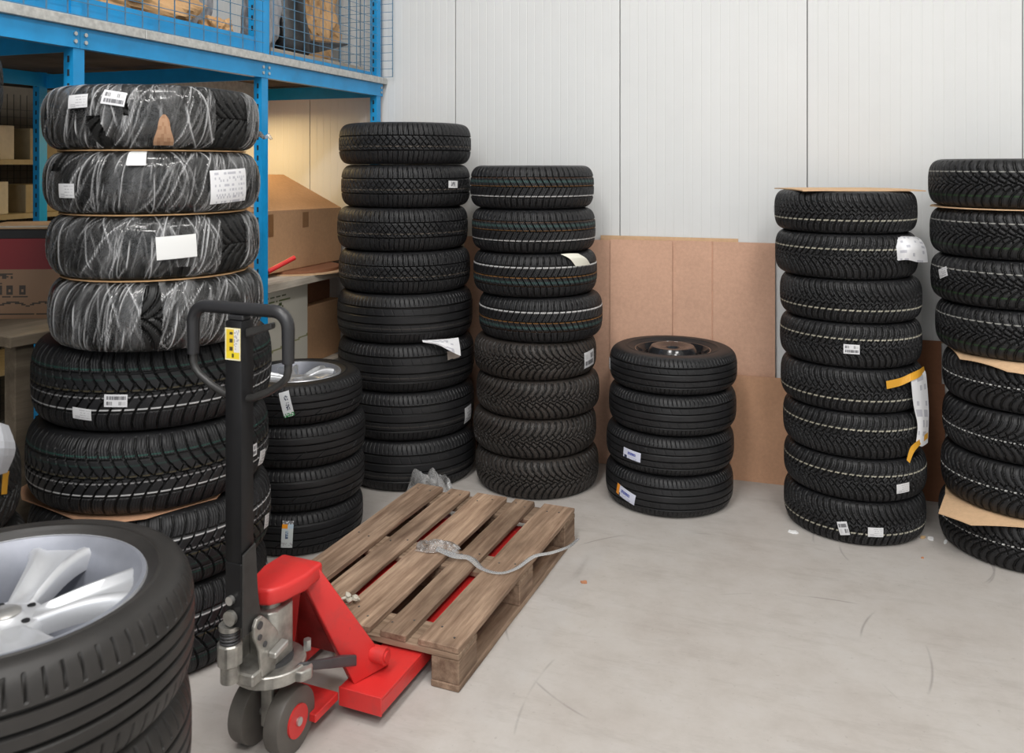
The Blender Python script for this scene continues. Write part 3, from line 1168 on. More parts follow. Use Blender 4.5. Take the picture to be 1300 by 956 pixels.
def alloy_wheel(par, rim, W, drop, npair=5, rot=0.0, rise=0.0):
    """parts of the tyre: barrel, spokes, centre cap (par: tyre object with unit scale axis up)"""
    root = MB()
    prof = [(rim + .004, drop + .012), (rim + .008, drop + .004), (rim + .006, drop - .002), (rim - .006, drop - .006), (rim - .012, drop - .018),
            (rim - .02, drop - .05), (rim - .028, drop - .11), (rim - .034, -W * 0.30), (rim - .012, -W * .38), (rim - .0, -W * .40),
            (rim - .004, -W * .42), (rim - .04, -W * .34), (rim - .042, drop - .11), (rim - .034, drop - .05), (rim - .016, drop - .0), (rim - .004, drop + .013)]
    barrel = MB().lathe(prof, 96, closed=True).build('wheel_barrel', M['alloy'], smooth=40)
    barrel.data.materials[0] = M['alloy_in']
    lip = MB().lathe([(rim + .004, drop + .0125), (rim + .0085, drop + .004), (rim + .006, drop - .0025), (rim - .006, drop - .0065), (rim - .0135, drop - .019), (rim - .0145, drop - .03), (rim - .011, drop - .03), (rim - .004, drop - .004)], 96, closed=True).build('rim_lip', M['alloy'], par, smooth=40)
    back = MB().lathe([(rim - .036, drop - .12), (0.02, drop - .135), (0.02, drop - .14), (rim - .036, drop - .125)], 48, closed=True).build('brake_side_disc', M['alloy_in'], smooth=40)
    k_ = rim / 0.242
    for p in range(npair):
        a0 = rot + 2 * PI * p / npair
        c_, s_ = math.cos(a0), math.sin(a0)
        tx, ty = -s_, c_
        rows = []
        NR = 12
        for k in range(NR + 1):
            f = k / NR
            rr = 0.05 * k_ + (rim - 0.008 - 0.05 * k_) * f
            hw = (0.026 + 0.028 * f + 0.030 * f ** 5) * k_
            zt = drop - 0.036 + 0.032 * math.sin(f * PI * 0.55) + rise * (1 - f ** 4)
            g = 0.016 * min(1, f * 4) * (1 - 0.8 * f ** 4)      # depth of the hollow along the spoke
            secs = [(-1, -.040), (-1, -.010), (-.86, -.001), (-.66, .0), (-.42, -g), (0, -g * 1.15), (.42, -g), (.66, .0), (.86, -.001), (1, -.010), (1, -.040)]
            rows.append([(rr * c_ + tx * w_ * hw, rr * s_ + ty * w_ * hw, zt + h_) for w_, h_ in secs])
        n_ = 11
        vs = [p_ for r_ in rows for p_ in r_]
        fs = [(i * n_ + j, i * n_ + (j + 1) % n_, (i + 1) * n_ + (j + 1) % n_, (i + 1) * n_ + j) for i in range(NR) for j in range(n_)]
        fs += [tuple(range(n_)), tuple(NR * n_ + i for i in reversed(range(n_)))]
        MB().add(vs, fs).build('spoke', M['alloy'], par, smooth=55)
    hub = MB().lathe([(0.0, drop - .030), (0.03, drop - .030), (0.034, drop - .034), (0.064, drop - .038), (0.074, drop - .05), (0.074, drop - .11), (0.0, drop - .11)], 48)
    hb = hub.build('hub', M['alloy'], par, smooth=40)
    hb.location.z = rise
    cap = MB().lathe([(0.0, drop - .022), (0.022, drop - .023), (0.029, drop - .027), (0.03, drop - .034)], 32).build('centre_cap', M['bolt'], par, smooth=40)
    for k in range(5):
        a = rot + PI / 5 + 2 * PI * k / 5
        MB().cyl((0.05 * math.cos(a), 0.05 * math.sin(a)), 0.0075, drop - .04, drop - .034, 10).build('bolt_hole', M['black'], par)
    for o_ in (barrel, back):
        o_.parent = par
    return par


alloy_wheel(H[0], 0.242, 0.225, 0.088, rot=math.radians(18.2) + 0.35)
wB = empty('alloy_rim')
alloy_wheel(wB, 0.200, 0.19, 0.080, rot=0.6, rise=.018)
wB.parent = B[0]['o']
wB.rotation_euler = (0, 0, 0.3)
# steel wheel
o = B[0]['o']
e = empty('steel_rim')
e.parent = E[0]['o']
rim, dr = 0.190, 0.072
prof = [(rim + .003, dr + .012), (rim + .007, dr + .003), (rim - .006, dr - .006), (rim - .014, dr - .03), (rim - .022, dr - .06), (rim - .030, dr - .11),
        (rim - .02, -0.08), (rim, -0.082), (rim - .004, -.086), (rim - .034, -.08), (rim - .036, dr - .11), (rim - .028, dr - .06), (rim - .018, dr - .02), (rim - .004, dr + .011)]
MB().lathe(prof, 96, closed=True).build('wheel_barrel', M['rim_black'], e, smooth=40)
dr += 0.043
prof = [(0.030, dr - .030), (0.036, dr - .024), (0.060, dr - .022), (0.085, dr - .012), (0.108, dr - .015), (0.120, dr - .030), (0.126, dr - .046), (0.134, dr - .056), (0.150, dr - .060), (rim - .022, dr - .064),
        (rim - .022, dr - .068), (0.150, dr - .064), (0.134, dr - .060), (0.126, dr - .050), (0.120, dr - .034), (0.108, dr - .019), (0.085, dr - .016), (0.060, dr - .026), (0.036, dr - .028)]
MB().lathe(prof, 120, closed=True, skip=lambda i, k: (6 <= i <= 7 or 11 <= i <= 12) and (k % 10) in (1, 2, 3, 4, 5)).build('wheel_disc', M['rim_black'], e, smooth=40)
for k in range(5):
    a = 2 * PI * k / 5
    MB().cyl((0.052 * math.cos(a), 0.052 * math.sin(a)), 0.008, dr - .026, dr - .0232, 12).build('bolt_hole', M['slot'], e)
MB().lathe([(0.0, dr - .06), (0.03, dr - .06), (0.031, dr - .03)], 24).build('hub_bore', M['slot'], e)

# ------------------------------------------------------------------ stretch film on the upper left tyres


def film_shell(t, windows, seed, slant=0.22, ncr=1000):
    """t: tyre record; windows: list of fn(angle, v) -> True where there is no film"""
    R, W, S = t['R'], t['W'], t['S']
    NTH, NVV = 1000, 56
    r_ = np.random.default_rng(seed)
    TH, FF = np.meshgrid(np.arange(NTH) * 2 * PI / NTH, np.linspace(-1, 1, NVV + 1))
    # creases: lines running across the tyre, some slanted
    cr = np.zeros_like(TH)
    for k in range(ncr):
        th0, f0 = r_.uniform(0, 2 * PI), r_.uniform(-1, 1)
        ln = r_.uniform(.05, .5)
        sl = slant * r_.choice([1, 1, 1, -1, 2.2]) * r_.uniform(.3, 1.6)
        wd = r_.uniform(.0035, .0075)
        st = r_.uniform(.1, 1) ** 2.2
        dth = (TH - th0 - sl * (FF - f0) - 0.03 * r_.uniform(-1, 1) * np.sin(5 * FF) + PI) % (2 * PI) - PI
        cr = np.maximum(cr, st * np.clip(1.5 - np.abs(dth) / wd, 0, 1) * np.clip((ln - np.abs(FF - f0)) / .1, 0, 1))
    haze = np.zeros_like(TH)
    for k in range(60):
        th0, f0 = r_.uniform(0, 2 * PI), r_.uniform(-.8, .8)
        dth = (TH - th0 - slant * (FF - f0) + PI) % (2 * PI) - PI
        haze += r_.uniform(.1, .5) * np.exp(-(dth / r_.uniform(.02, .09)) ** 2 - ((FF - f0) / r_.uniform(.2, .7)) ** 2)
    haze = np.clip(haze, 0, 1)
    veil = np.clip(0.02 + 0.17 * haze + 0.52 * cr, 0, .8)  # whiter at creases and hazy film; glints are painted in as white too
    A = np.abs(FF)
    zr = np.minimum(A / 0.62, 1)
    al = zr * PI / 2
    off = np.where(A < .62, 0.60 * S * (1 - np.cos(al) ** (2 / 2.6)), 0.60 * S + np.clip((A - .62) / .38, 0, 1) * .5 * S)
    g = np.clip((A - .62) / .38, 0, 1)
    ZZ = np.sign(FF) * np.where(A < .62, np.sin(al) ** (2 / 2.6) * W / 2, W / 2 * (1 - .2 * g * g))
    RR = R - off + 0.004 + 0.005 * cr + 0.004 * haze
    cov = np.stack([t['x'] + RR * np.cos(TH), t['y'] + RR * np.sin(TH), t['z0'] + W / 2 + ZZ], -1).reshape(-1, 3)
    fs = []
    for j in range(NVV):
        f = -1 + 2 * (j + .5) / NVV
        for i in range(NTH):
            th = 2 * PI * (i + .5) / NTH
            if any(wn(th, f) for wn in windows):
                continue
            i2 = (i + 1) % NTH
            fs.append((j * NTH + i, j * NTH + i2, (j + 1) * NTH + i2, (j + 1) * NTH + i))
    me = bpy.data.meshes.new('film_wrap')
    me.from_pydata(cov.tolist(), [], fs)
    at = me.attributes.new('veil', 'FLOAT', 'POINT')
    at.data.foreach_set('value', veil.ravel().astype(np.float32))
    me.polygons.foreach_set('use_smooth', np.ones(len(fs), dtype=bool))
    me.materials.append(M['wrap'])
    me.update()
    o = link('film_wrap', me)
    attach(o, t['o'])
    return o


def win(t, px0, px1, slant=0.0, v0=-2, v1=2):
    """opening in the film between two places seen on the tyre"""
    def an(px):
        p, _ = surf(t['D'], t['a'], t['R'], px, 200)
        return math.atan2(p.y - t['y'], p.x - t['x'])
    a0, a1 = an(px0), an(px1)

    def fn(th, f):
        if not (v0 <= f <= v1):
            return False
        s = slant * f
        d0 = (th - (a0 + s) + PI) % (2 * PI) - PI
        d1 = (th - (a1 + s) + PI) % (2 * PI) - PI
        return d0 > 0 and d1 < 0
    return fn


film_shell(A[0], [win(A[0], 273, 312, 0.02), win(A[0], 110, 128, -0.25, -0.45, 0.0), win(A[0], 157, 164, -0.10, 0.0, .62)], 1)
film_shell(A[1], [win(A[1], 66, 78, 0.10, 0.1, 0.6)], 2)
film_shell(A[2], [win(A[2], 281, 311, 0.05, -.55, .6), win(A[2], 223, 245, 0.08, -0.62, -0.2)], 3)


def diam(t, pxc, hw):
    def an(px):
        p, _ = surf(t['D'], t['a'], t['R'], px, 200)
        return math.atan2(p.y - t['y'], p.x - t['x'])
    ac, aw = an(pxc), an(pxc + hw) - an(pxc)

    def fn(th, f):
        d = abs((th - ac + PI) % (2 * PI) - PI)
        return abs(f) < 0.6 and d < abs(aw) * (1.1 - 0.9 * f if f > 0 else 1.1 + 0.9 * f * 1.4) * 0.9
    return fn


film_shell(A[3], [diam(A[3], 193, 14)], 4)
# torn film tail at the right of the topmost tyre, and a loose flap on the third
p0 = spot(322, 172, 3.03)
pts = [p0, spot(330, 170, 3.02), spot(335, 175, 3.0), spot(341, 172, 3.0), spot(345, 177, 3.0)]
o = MB().tube(pts, [0.012, 0.010, 0.006, 0.009, 0.004], 7).build('film_tail', M['film2'], smooth=60)
attach(o, A[0]['o'])
# kraft wedge on the topmost tyre
def wedge_pt(u, v):
    t = A[0]
    p, _ = surf(t['D'], t['a'], t['R'], 208, 170)
    ph = math.atan2(p.y - t['y'], p.x - t['x'])
    zc = t['z0'] + 0.012 + v * 0.095
    hw = (0.026 * (1 - v) ** .6 * (1 + .1 * math.sin(9 * v)) + 0.004)
    rr = t['R'] - prof_off((zc - t['z0'] - t['W'] / 2) / (t['W'] / 2), t['S']) + 0.008
    an = ph + (u - 0.5) * 2 * hw / t['R']
    return (t['x'] + rr * math.cos(an), t['y'] + rr * math.sin(an), zc)
o = colour_sheet('paper_wedge', wedge_pt, 6, 8, lambda u, v: (0.40, 0.235, 0.14) if hsh(u, v, 5) < .6 else (0.33, 0.18, 0.10))
attach(o, A[0]['o'])

# ------------------------------------------------------------------ cardboard sheets between tyres


def flat_sheet(label, poly, z, mat='card_tan', droop=None, thick=0.004, cat='cardboard', group=None):
    """poly: plan points; droop: centre, radius -> points outside sag"""
    me = bpy.data.meshes.new('cardboard_sheet')
    bm = bmesh.new()
    vs = [bm.verts.new((x, y, 0)) for x, y in poly]
    f = bm.faces.new(vs)
    bmesh.ops.triangulate(bm, faces=[f])
    bmesh.ops.subdivide_edges(bm, edges=bm.edges[:], cuts=5, use_grid_fill=True)
    bmesh.ops.triangulate(bm, faces=bm.faces[:])
    ext = bmesh.ops.extrude_face_region(bm, geom=bm.faces[:])
    for v in ext['geom']:
        if isinstance(v, bmesh.types.BMVert):
            v.co.z += thick
    if droop:
        (cx, cy), rad, k = droop
        for v in bm.verts:
            d = math.hypot(v.co.x - cx, v.co.y - cy) - rad
            if d > 0:
                v.co.z -= k * d
    bmesh.ops.recalc_face_normals(bm, faces=bm.faces)
    bm.to_mesh(me)
    bm.free()
    me.materials.append(M[mat])
    o = link('cardboard_sheet', me)
    o.location.z = z
    cx = sum(p[0] for p in poly) / len(poly)
    cy = sum(p[1] for p in poly) / len(poly)
    o.data.transform(Matrix.Translation((-cx, -cy, 0)))
    o.location = (cx, cy, z)
    tag(o, label, cat, group)
    return o


def ngon(cx, cy, r, n, ph=0.0):
    return [(cx + r * math.cos(ph + 2 * PI * i / n), cy + r * math.sin(ph + 2 * PI * i / n)) for i in range(n)]


t = F[0]
flat_sheet('flat tan cardboard lid on top of the winter tyre stack', [(t['x'] + dx * CY - dy * SY, t['y'] + dx * SY + dy * CY) for dx, dy in
           ((-.265, -.20), (-.08, -.26), (.12, -.255), (.30, -.19), (.29, .2), (-.27, .2))], t['z1'], 'card_tan', ((t['x'], t['y']), 0.29, 0.05), 0.005)
t = G[0]
flat_sheet('thin tan cardboard under the topmost tyre at the right edge', ngon(t['x'], t['y'], 0.335, 16), t['z0'] - 0.0049, 'card_tan')
t = G[3]


def gplan(px, Z):
    return plan((px - 650) / FPX * Z, Z)


gx, gy = t['x'], t['y']


def rel(dx, dy):                       # right of / beyond the stack as seen
    return (gx + dx * CY - dy * SY, gy + dx * SY + dy * CY)


flat_sheet('tan cardboard with drooping front corner, between middle tyres at the right edge', [rel(-.32, -.10), rel(-.22, -.28), rel(-.06, -.40), rel(.1, -.33), rel(.30, -.2), rel(.3, .2), rel(-.25, .2)],
           t['z0'] - 0.0049, 'card_tan', ((gx, gy), 0.30, 0.5))
t = G[6]
gx, gy = t['x'], t['y']
flat_sheet('large tan cardboard with pointed left corner above the bottom tyre at right', [rel(-.43, -.09), rel(-.36, -.22), rel(-.05, -.34), rel(.3, -.33), rel(.34, .2), rel(-.2, .3), rel(-.33, .05)],
           t['z0'] - 0.0049, 'card_tan', ((gx, gy), 0.30, 0.25))
t = A[5]
gx, gy = t['x'], t['y']
flat_sheet('brown cardboard sheet between big tyres behind the truck handle', [rel(-.425, -.10), rel(-.36, -.2), rel(-.02, -.415), rel(.13, -.36), rel(.3, -.2), rel(.3, .2), rel(-.4, .1)],
           t['z0'] - 0.0049, 'card2', ((gx, gy), 0.33, 0.06))

for k_, nm_ in ((0, 'upper'), (1, 'middle'), (2, 'lower')):
    t = A[k_]
    flat_sheet('%s thin tan cardboard disc between the film-wrapped tyres' % nm_, ngon(t['x'], t['y'], 0.30, 20), t['z0'] - 0.0049, 'kraft')
# ------------------------------------------------------------------ papers hanging on tyres


def grid_sheet(name, rows, fn_col, nu, nv, parent=None):
    """rows: control points [v][u], bilinear over the control grid, smooth"""
    P = [[Vector(p) for p in r] for r in rows]
    nr, nc = len(P), len(P[0])

    def cr(p, t):
        n = len(p) - 1
        x = t * n
        i = min(int(x), n - 1)
        f = x - i
        a = p[max(i - 1, 0)]
        b, c = p[i], p[i + 1]
        d = p[min(i + 2, n)]
        return 0.5 * ((2 * b) + (c - a) * f + (2 * a - 5 * b + 4 * c - d) * f * f + (3 * b - a - 3 * c + d) * f ** 3)

    def pt(u, v):
        return cr([cr(r, u) for r in P], v)
    return colour_sheet(name, pt, nu, nv, fn_col, parent)


# curled note on the second tyre under the lid
zf = 3.74
o = grid_sheet('paper_note', [
    [spot(1139, 331, 3.77), spot(1152, 330, 3.75), spot(1166, 333, 3.79), spot(1178, 333, 3.86)],
    [spot(1138, 316, 3.765), spot(1152, 315, 3.74), spot(1165, 315, 3.77), spot(1176, 317, 3.85)],
    [spot(1133, 304, 3.80), spot(1148, 302, 3.78), spot(1160, 303, 3.81), spot(1170, 305, 3.88)],
    [spot(1122, 300, 3.86), spot(1140, 299, 3.86), spot(1154, 299, 3.90), spot(1162, 300, 3.95)]], col_note, 16, 14)
tag(o, 'curled white paper note stuck to the second tyre under the lid', 'paper')
o2 = grid_sheet('tape', [[spot(1131, 328, 3.795), spot(1146, 328, 3.765)], [spot(1131, 321, 3.80), spot(1146, 321, 3.765)]], lambda u, v: (0.45, 0.43, 0.36), 3, 2, o)
# long hanging sheet with yellow tape
tF = F[4]


def on_tyre(t, px, py, lift=0.004):
    p, Z = surf(t['D'], t['a'], t['R'] - 0.004, px, py)
    dx, dy = p.x - t['x'], p.y - t['y']
    k = lift / math.hypot(dx, dy)
    return Vector((p.x + dx * k, p.y + dy * k, p.z))


o = grid_sheet('hanging_sheet', [
    [spot(1163, 562, 3.74), spot(1170, 567, 3.76), spot(1178, 562, 3.82)],
    [spot(1165, 540, 3.75), spot(1172, 540, 3.77), spot(1179, 540, 3.83)],
    [spot(1160, 515, 3.74), spot(1170, 515, 3.77), spot(1179, 515, 3.83)],
    [spot(1157, 486, 3.735), spot(1167, 482, 3.765), spot(1176, 478, 3.83)],
    [spot(1157, 476, 3.75), spot(1167, 473, 3.785), spot(1174, 470, 3.85)]], col_note, 8, 22)
tag(o, 'long white document sheet hanging by yellow tape on the lidded stack', 'paper')
TP = lambda u, v: (0.64, 0.32, 0.03)
c1 = grid_sheet('tape', [[on_tyre(tF, 1124, 493, .013), on_tyre(tF, 1140, 489, .013), spot(1156, 484, 3.73), spot(1167, 479, 3.76), spot(1174, 472, 3.84)],
                         [on_tyre(tF, 1123, 483, .013), on_tyre(tF, 1140, 479, .013), spot(1156, 474, 3.745), spot(1167, 469, 3.78), spot(1173, 465, 3.85)]], TP, 14, 2, o)
c2 = grid_sheet('tape', [[spot(1155, 588, 3.72), spot(1160, 575, 3.72), spot(1168, 565, 3.75), spot(1178, 556, 3.81)],
                         [spot(1151, 584, 3.72), spot(1156, 568, 3.72), spot(1166, 559, 3.745), spot(1178, 549, 3.805)]], TP, 12, 2, o)
for c in (c1, c2):
    c['label'] = 'yellow adhesive tape strip'
# folded paper on the tall stack
tC = C[5]
zc = 4.40
o = grid_sheet('folded_paper', [
    [spot(537, 434.5, 4.385), spot(556, 438, 4.37), spot(572, 446, 4.37), spot(585, 452, 4.40)],
    [spot(536, 432, 4.39), spot(556, 435, 4.37), spot(570, 437, 4.38), spot(584, 441, 4.41)],
    [spot(536, 432, 4.395), spot(556, 431, 4.40), spot(570, 430, 4.42), spot(582, 428.5, 4.45)]], col_note, 14, 10)
tag(o, 'folded white paper sticking out of the tall stack beside the rack', 'paper')
o2 = grid_sheet('back_flap', [[on_tyre(tC, 568, 457), on_tyre(tC, 577, 455), on_tyre(tC, 583, 453)], [on_tyre(tC, 567, 446), on_tyre(tC, 576, 446), on_tyre(tC, 583, 446)]], lambda u, v: (0.42, 0.36, 0.32), 4, 3, o)
# grey-white paper flap and yellow tape on the cut-off stack
fl = grid_sheet('paper_flap', [[spot(-20, 606, 2.02), spot(-6, 604, 2.01), spot(9, 600, 2.05)],
                               [spot(-22, 570, 2.01), spot(0, 569, 1.99), spot(20, 570, 2.05)],
                               [spot(-20, 536, 2.03), spot(-4, 536, 2.01), spot(11, 540, 2.06)]], lambda u, v: (0.42, 0.43, 0.46), 8, 8)
attach(fl, ISTK)
fl = grid_sheet('tape', [[spot(2, 628, 2.06), spot(9, 627, 2.10)], [spot(3, 612, 2.05), spot(10, 611, 2.09)], [spot(4, 600, 2.04), spot(12, 598, 2.08)]], lambda u, v: (0.60, 0.30, 0.02), 3, 6)
attach(fl, ISTK)
# cream tag on the stack behind the pallet
tD = Dk[2]
o = grid_sheet('paper_tag', [
    [on_tyre(tD, 730, 338, .006), on_tyre(tD, 740, 337, .006), on_tyre(tD, 748, 336, .006)],
    [on_tyre(tD, 722, 328, .007), on_tyre(tD, 734, 327, .007), on_tyre(tD, 743, 328, .007)],
    [on_tyre(tD, 713, 323, -.012), on_tyre(tD, 725, 322, -.012), on_tyre(tD, 736, 322, -.012)]], lambda u, v: (0.78, 0.76, 0.66), 6, 6)
tag(o, 'cream paper tag draped over the third tyre behind the pallet', 'paper')

# ------------------------------------------------------------------ pallet
PRZ = math.radians(-4.0)
pcx, pcy = plan(-0.3142, 3.4257)
pal = empty('pallet', (pcx, pcy, 0), PRZ)
tag(pal, 'weathered wooden pallet lying on the concrete floor on the truck forks', 'pallet')


def plank(name, x0, x1, y0, y1, z0, z1, mat, wob=0.002):
    m = MB()
    n = 6
    r_ = random.Random(x0 * 31 + y0 * 17)
    longy = (y1 - y0) > (x1 - x0)
    vs = []
    for k in range(n + 1):
        f = k / n
        j = lambda: r_.uniform(-wob, wob)
        if longy:
            y = y0 + (y1 - y0) * f
            vs += [(x0 + j(), y, z0), (x1 + j(), y, z0), (x1 + j(), y, z1 + j() * .5), (x0 + j(), y, z1 + j() * .5)]
        else:
            x = x0 + (x1 - x0) * f
            vs += [(x, y1 + j(), z0), (x, y0 + j(), z0), (x, y0 + j(), z1 + j() * .5), (x, y1 + j(), z1 + j() * .5)]
    fs = [(i * 4 + k, i * 4 + (k + 1) % 4, i * 4 + 4 + (k + 1) % 4, i * 4 + 4 + k) for i in range(n) for k in range(4)]
    fs += [(0, 1, 2, 3), (n * 4 + 3, n * 4 + 2, n * 4 + 1, n * 4)]
    return MB().add(vs, fs).build(name, mat, pal, bevel=0.003, seg=1)


TOP = [(-.40, -.262), (-.222, -.118), (-.082, .070), (.112, .208), (.252, .40)]
for i, (x0, x1) in enumerate(TOP):
    plank('deck_board', x0, x1, -.6 + (0, .004, 0, -.003, 0)[i], .6, 0.1225, 0.1445, M['wood'])
for y0 in (-.6, -.0725, .455):
    plank('stringer_board', -.40, .40, y0, y0 + .145, 0.100, 0.122, M['woodx'])
for x0 in (-.40, -.0725, .30):
    for y0 in (-.6, -.0725, .455):
        b = MB().box(x0, x0 + (.10 if abs(x0) > .2 else .145), y0 + .002, y0 + .143, 0.0222, 0.0998).build('block', M['wood'], pal, bevel=0.003, seg=1)
    plank('bottom_board', x0, x0 + (.10 if abs(x0) > .2 else .145), -.6, .6, 0.0, 0.022, M['wood'])
nl = MB()
for i, (x0, x1) in enumerate(TOP):
    for yc in (-.53, 0.0, .53):
        for dx in (-.03, .03):
            nl.cyl(((x0 + x1) / 2 + dx + random.uniform(-.006, .006), yc + random.uniform(-.03, .03)), 0.004, 0.1435, 0.1456, 8)
tag(nl.build('nail_heads', M['steel_dark'], pal), kind='stuff')

# ------------------------------------------------------------------ film scraps on / by the pallet


def crumple(name, c, sx, sy, sz, mat, seed, nu=26, nv=10, rz=0.0, base=0.0):
    r_ = np.random.default_rng(seed)
    cy = [(r_.uniform(2, 9), r_.uniform(2, 9), r_.uniform(0, 6), r_.uniform(.3, 1)) for _ in range(10)]
    vs = []
    for j in range(nv + 1):
        for i in range(nu + 1):
            u, v = i / nu * 2 - 1, j / nv * 2 - 1
            w_ = sum(a * math.sin(p * u + q * v + f) for p, q, f, a in cy) / 5
            prof = max(0, 1 - u * u) ** .6 * max(0, 1 - v * v) ** .8
            x, y = sx * (u + .08 * math.sin(7 * v + seed)), sy * (v + .15 * math.sin(5 * u))
            z = base + sz * prof * (0.55 + 0.55 * w_) if prof > 0 else base
            vs.append((x * math.cos(rz) - y * math.sin(rz), x * math.sin(rz) + y * math.cos(rz), max(base, z) + 0.001))
    n = nu + 1
    fs = [(j * n + i, j * n + i + 1, (j + 1) * n + i + 1, (j + 1) * n + i) for j in range(nv) for i in range(nu)]
    me = bpy.data.meshes.new(name)
    me.from_pydata(vs, [], fs)
    ul = me.uv_layers.new(name='UVMap')
    uvs = []
    for j in range(nv):
        for i in range(nu):
            uvs += [(i / nu, j / nv), ((i + 1) / nu, j / nv), ((i + 1) / nu, (j + 1) / nv), (i / nu, (j + 1) / nv)]
    ul.data.foreach_set('uv', np.array(uvs, dtype=np.float32).ravel())
    me.materials.append(mat)
    o = link(name, me)
    o.location = c
    return o


def ribbon(pts, wd, thick, mat, name, up=(0, 0, 1), parent=None):
    """flat strip along points; widths may vary"""
    P = [Vector(p) for p in pts]
    # resample with catmull-rom
    Q, Wd = [], []
    n = len(P)
    for i in range(n - 1):
        a, b, c, d = P[max(i - 1, 0)], P[i], P[i + 1], P[min(i + 2, n - 1)]
        for k in range(6):
            f = k / 6
            Q.append(0.5 * ((2 * b) + (c - a) * f + (2 * a - 5 * b + 4 * c - d) * f * f + (3 * b - a - 3 * c + d) * f ** 3))
            Wd.append(wd[i] * (1 - f) + wd[i + 1] * f)
    Q.append(P[-1])
    Wd.append(wd[-1])
    m = len(Q)
    vs = []
    for i in range(m):
        t = (Q[min(i + 1, m - 1)] - Q[max(i - 1, 0)]).normalized()
        s = t.cross(Vector(up))
        s = s.normalized() if s.length > 1e-6 else Vector((1, 0, 0))
        nn = s.cross(t)
        h = Wd[i] / 2
        vs += [Q[i] - s * h + nn * thick * .5, Q[i] + nn * (thick + h * .5), Q[i] + s * h + nn * thick * .5, Q[i] + nn * (h * .5 - thick)]
    fs = [(i * 4 + k, i * 4 + (k + 1) % 4, i * 4 + 4 + (k + 1) % 4, i * 4 + 4 + k) for i in range(m - 1) for k in range(4)]
    fs += [(3, 2, 1, 0), (m * 4 - 4, m * 4 - 3, m * 4 - 2, m * 4 - 1)]
    return MB().add(vs, fs).build(name, mat, parent, smooth=50)


zt = 0.148
strip = empty('film_strip', ground(600, 712, zt))
tag(strip, 'twisted clear film strip lying across the pallet and hanging off its edge', 'plastic film')
ipw = strip.location.copy()
pts = [ground(x, y, z) - ipw for x, y, z in ((556, 697, zt + .012), (578, 706, zt + .01), (597, 709, zt + .008), (612, 722, zt + .002), (634, 728, zt + .002), (655, 722, zt + .006),
                                             (677, 707, zt + .012), (700, 702, zt + .012), (722, 694, zt + .004), (734, 684, zt - .012))]
ribbon(pts, [.034, .04, .034, .022, .018, .018, .024, .022, .018, .014], 0.0015, M['strap'], 'strip', parent=strip)
c = crumple('crumpled_end', ground(556, 697, zt) - ipw, 0.085, 0.035, 0.06, M['film2'], 5, rz=0.2)
c.parent = strip
o = crumple('film_heap', ground(545, 633, 0.0), 0.12, 0.045, 0.22, M['film2'], 12, 30, 14, rz=0.25)
tag(o, 'crumpled clear film heap on the floor at the far pallet end', 'plastic film')
o = MB()
r_ = random.Random(3)
for k in range(9):
    bm_ = [(0.011 * math.cos(a) * (1 + .3 * math.sin(3 * a)), 0.011 * math.sin(a)) for a in [2 * PI * i / 7 for i in range(7)]]
    mt = Matrix.Translation((r_.uniform(-.02, .02), r_.uniform(-.02, .02), 0.004 + .022 * r_.random())) @ Matrix.Rotation(r_.uniform(-1, 1), 4, 'X') @ Matrix.Rotation(r_.uniform(-1, 1), 4, 'Y')
    o.prism(bm_, -.003, .005, mt)
o = o.build('paper_scrap', M['cream'], smooth=60, bevel=0.001)
o.location = ground(445, 766, zt - .0035)
tag(o, 'crumpled cream scrap on the pallet deck beside the red truck frame', 'scrap')

# ------------------------------------------------------------------ pallet truck
jx, jy = plan(-0.5414, 2.870)
J = empty('pallet_truck', (jx, jy, 0), PRZ)
tag(J, 'red hand pallet truck with black loop handle, its forks under the pallet', 'pallet truck')
for sx in (-1, 1):
    m = MB()
    x0, x1 = (0.112, 0.262) if sx > 0 else (-0.262, -0.112)
    # channel section along y, tapered tip
    for (xa, xb, za, zb) in ((x0, x1, 0.084, 0.092), (x0, x0 + .008, 0.040, 0.084), (x1 - .008, x1, 0.040, 0.084)):
        m.box(xa, xb, -0.24, 0.98, za, zb)
    m.box(x0, x1, -0.245, -0.237, 0.036, 0.094)
    m.hexa([(x0, .98, .040), (x1, .98, .040), (x1 - .05, 1.08, .045), (x0 + .05, 1.08, .045), (x0, .98, .092), (x1, .98, .092), (x1 - .05, 1.08, .075), (x0 + .05, 1.08, .075)])
    f = m.build('fork', M['red_shaded'] if False else M['red'], J, bevel=0.002, seg=1)
    rl = MB()
    Mx = Matrix.Translation(((x0 + x1) / 2, 0.84, 0.040)) @ Matrix.Rotation(PI / 2, 4, 'Y')
    rl.cyl((0, 0), 0.036, -.035, .035, 18, Mx)
    rl.build('roller', M['wheel_poly'], f, smooth=40)
    # sloped leg from the nose down to the fork heel
    s = sx
    a_ = [(s * .030, -.325, .448), (s * .078, -.298, .476), (s * .205, -.095, .100), (s * .150, -.215, .090)]
    th = Vector((-s * .045, .035, -.012))
    pA = [Vector(p) for p in a_]
    pB = [p + th for p in pA]
    lg = MB().hexa([*pB, *pA]).build('frame_leg', M['red'], J, bevel=0.006, seg=2, smooth=40)
    Mx = Matrix.Translation((s * .165, -.135, .150)) @ Matrix.Rotation(s * PI / 2, 4, 'Y')
    pn = MB().cyl((0, 0), .026, 0, .05, 18, Mx).cyl((0, 0), .017, .05, .056, 14, Mx).build('pivot_boss', M['red'], lg, smooth=40)
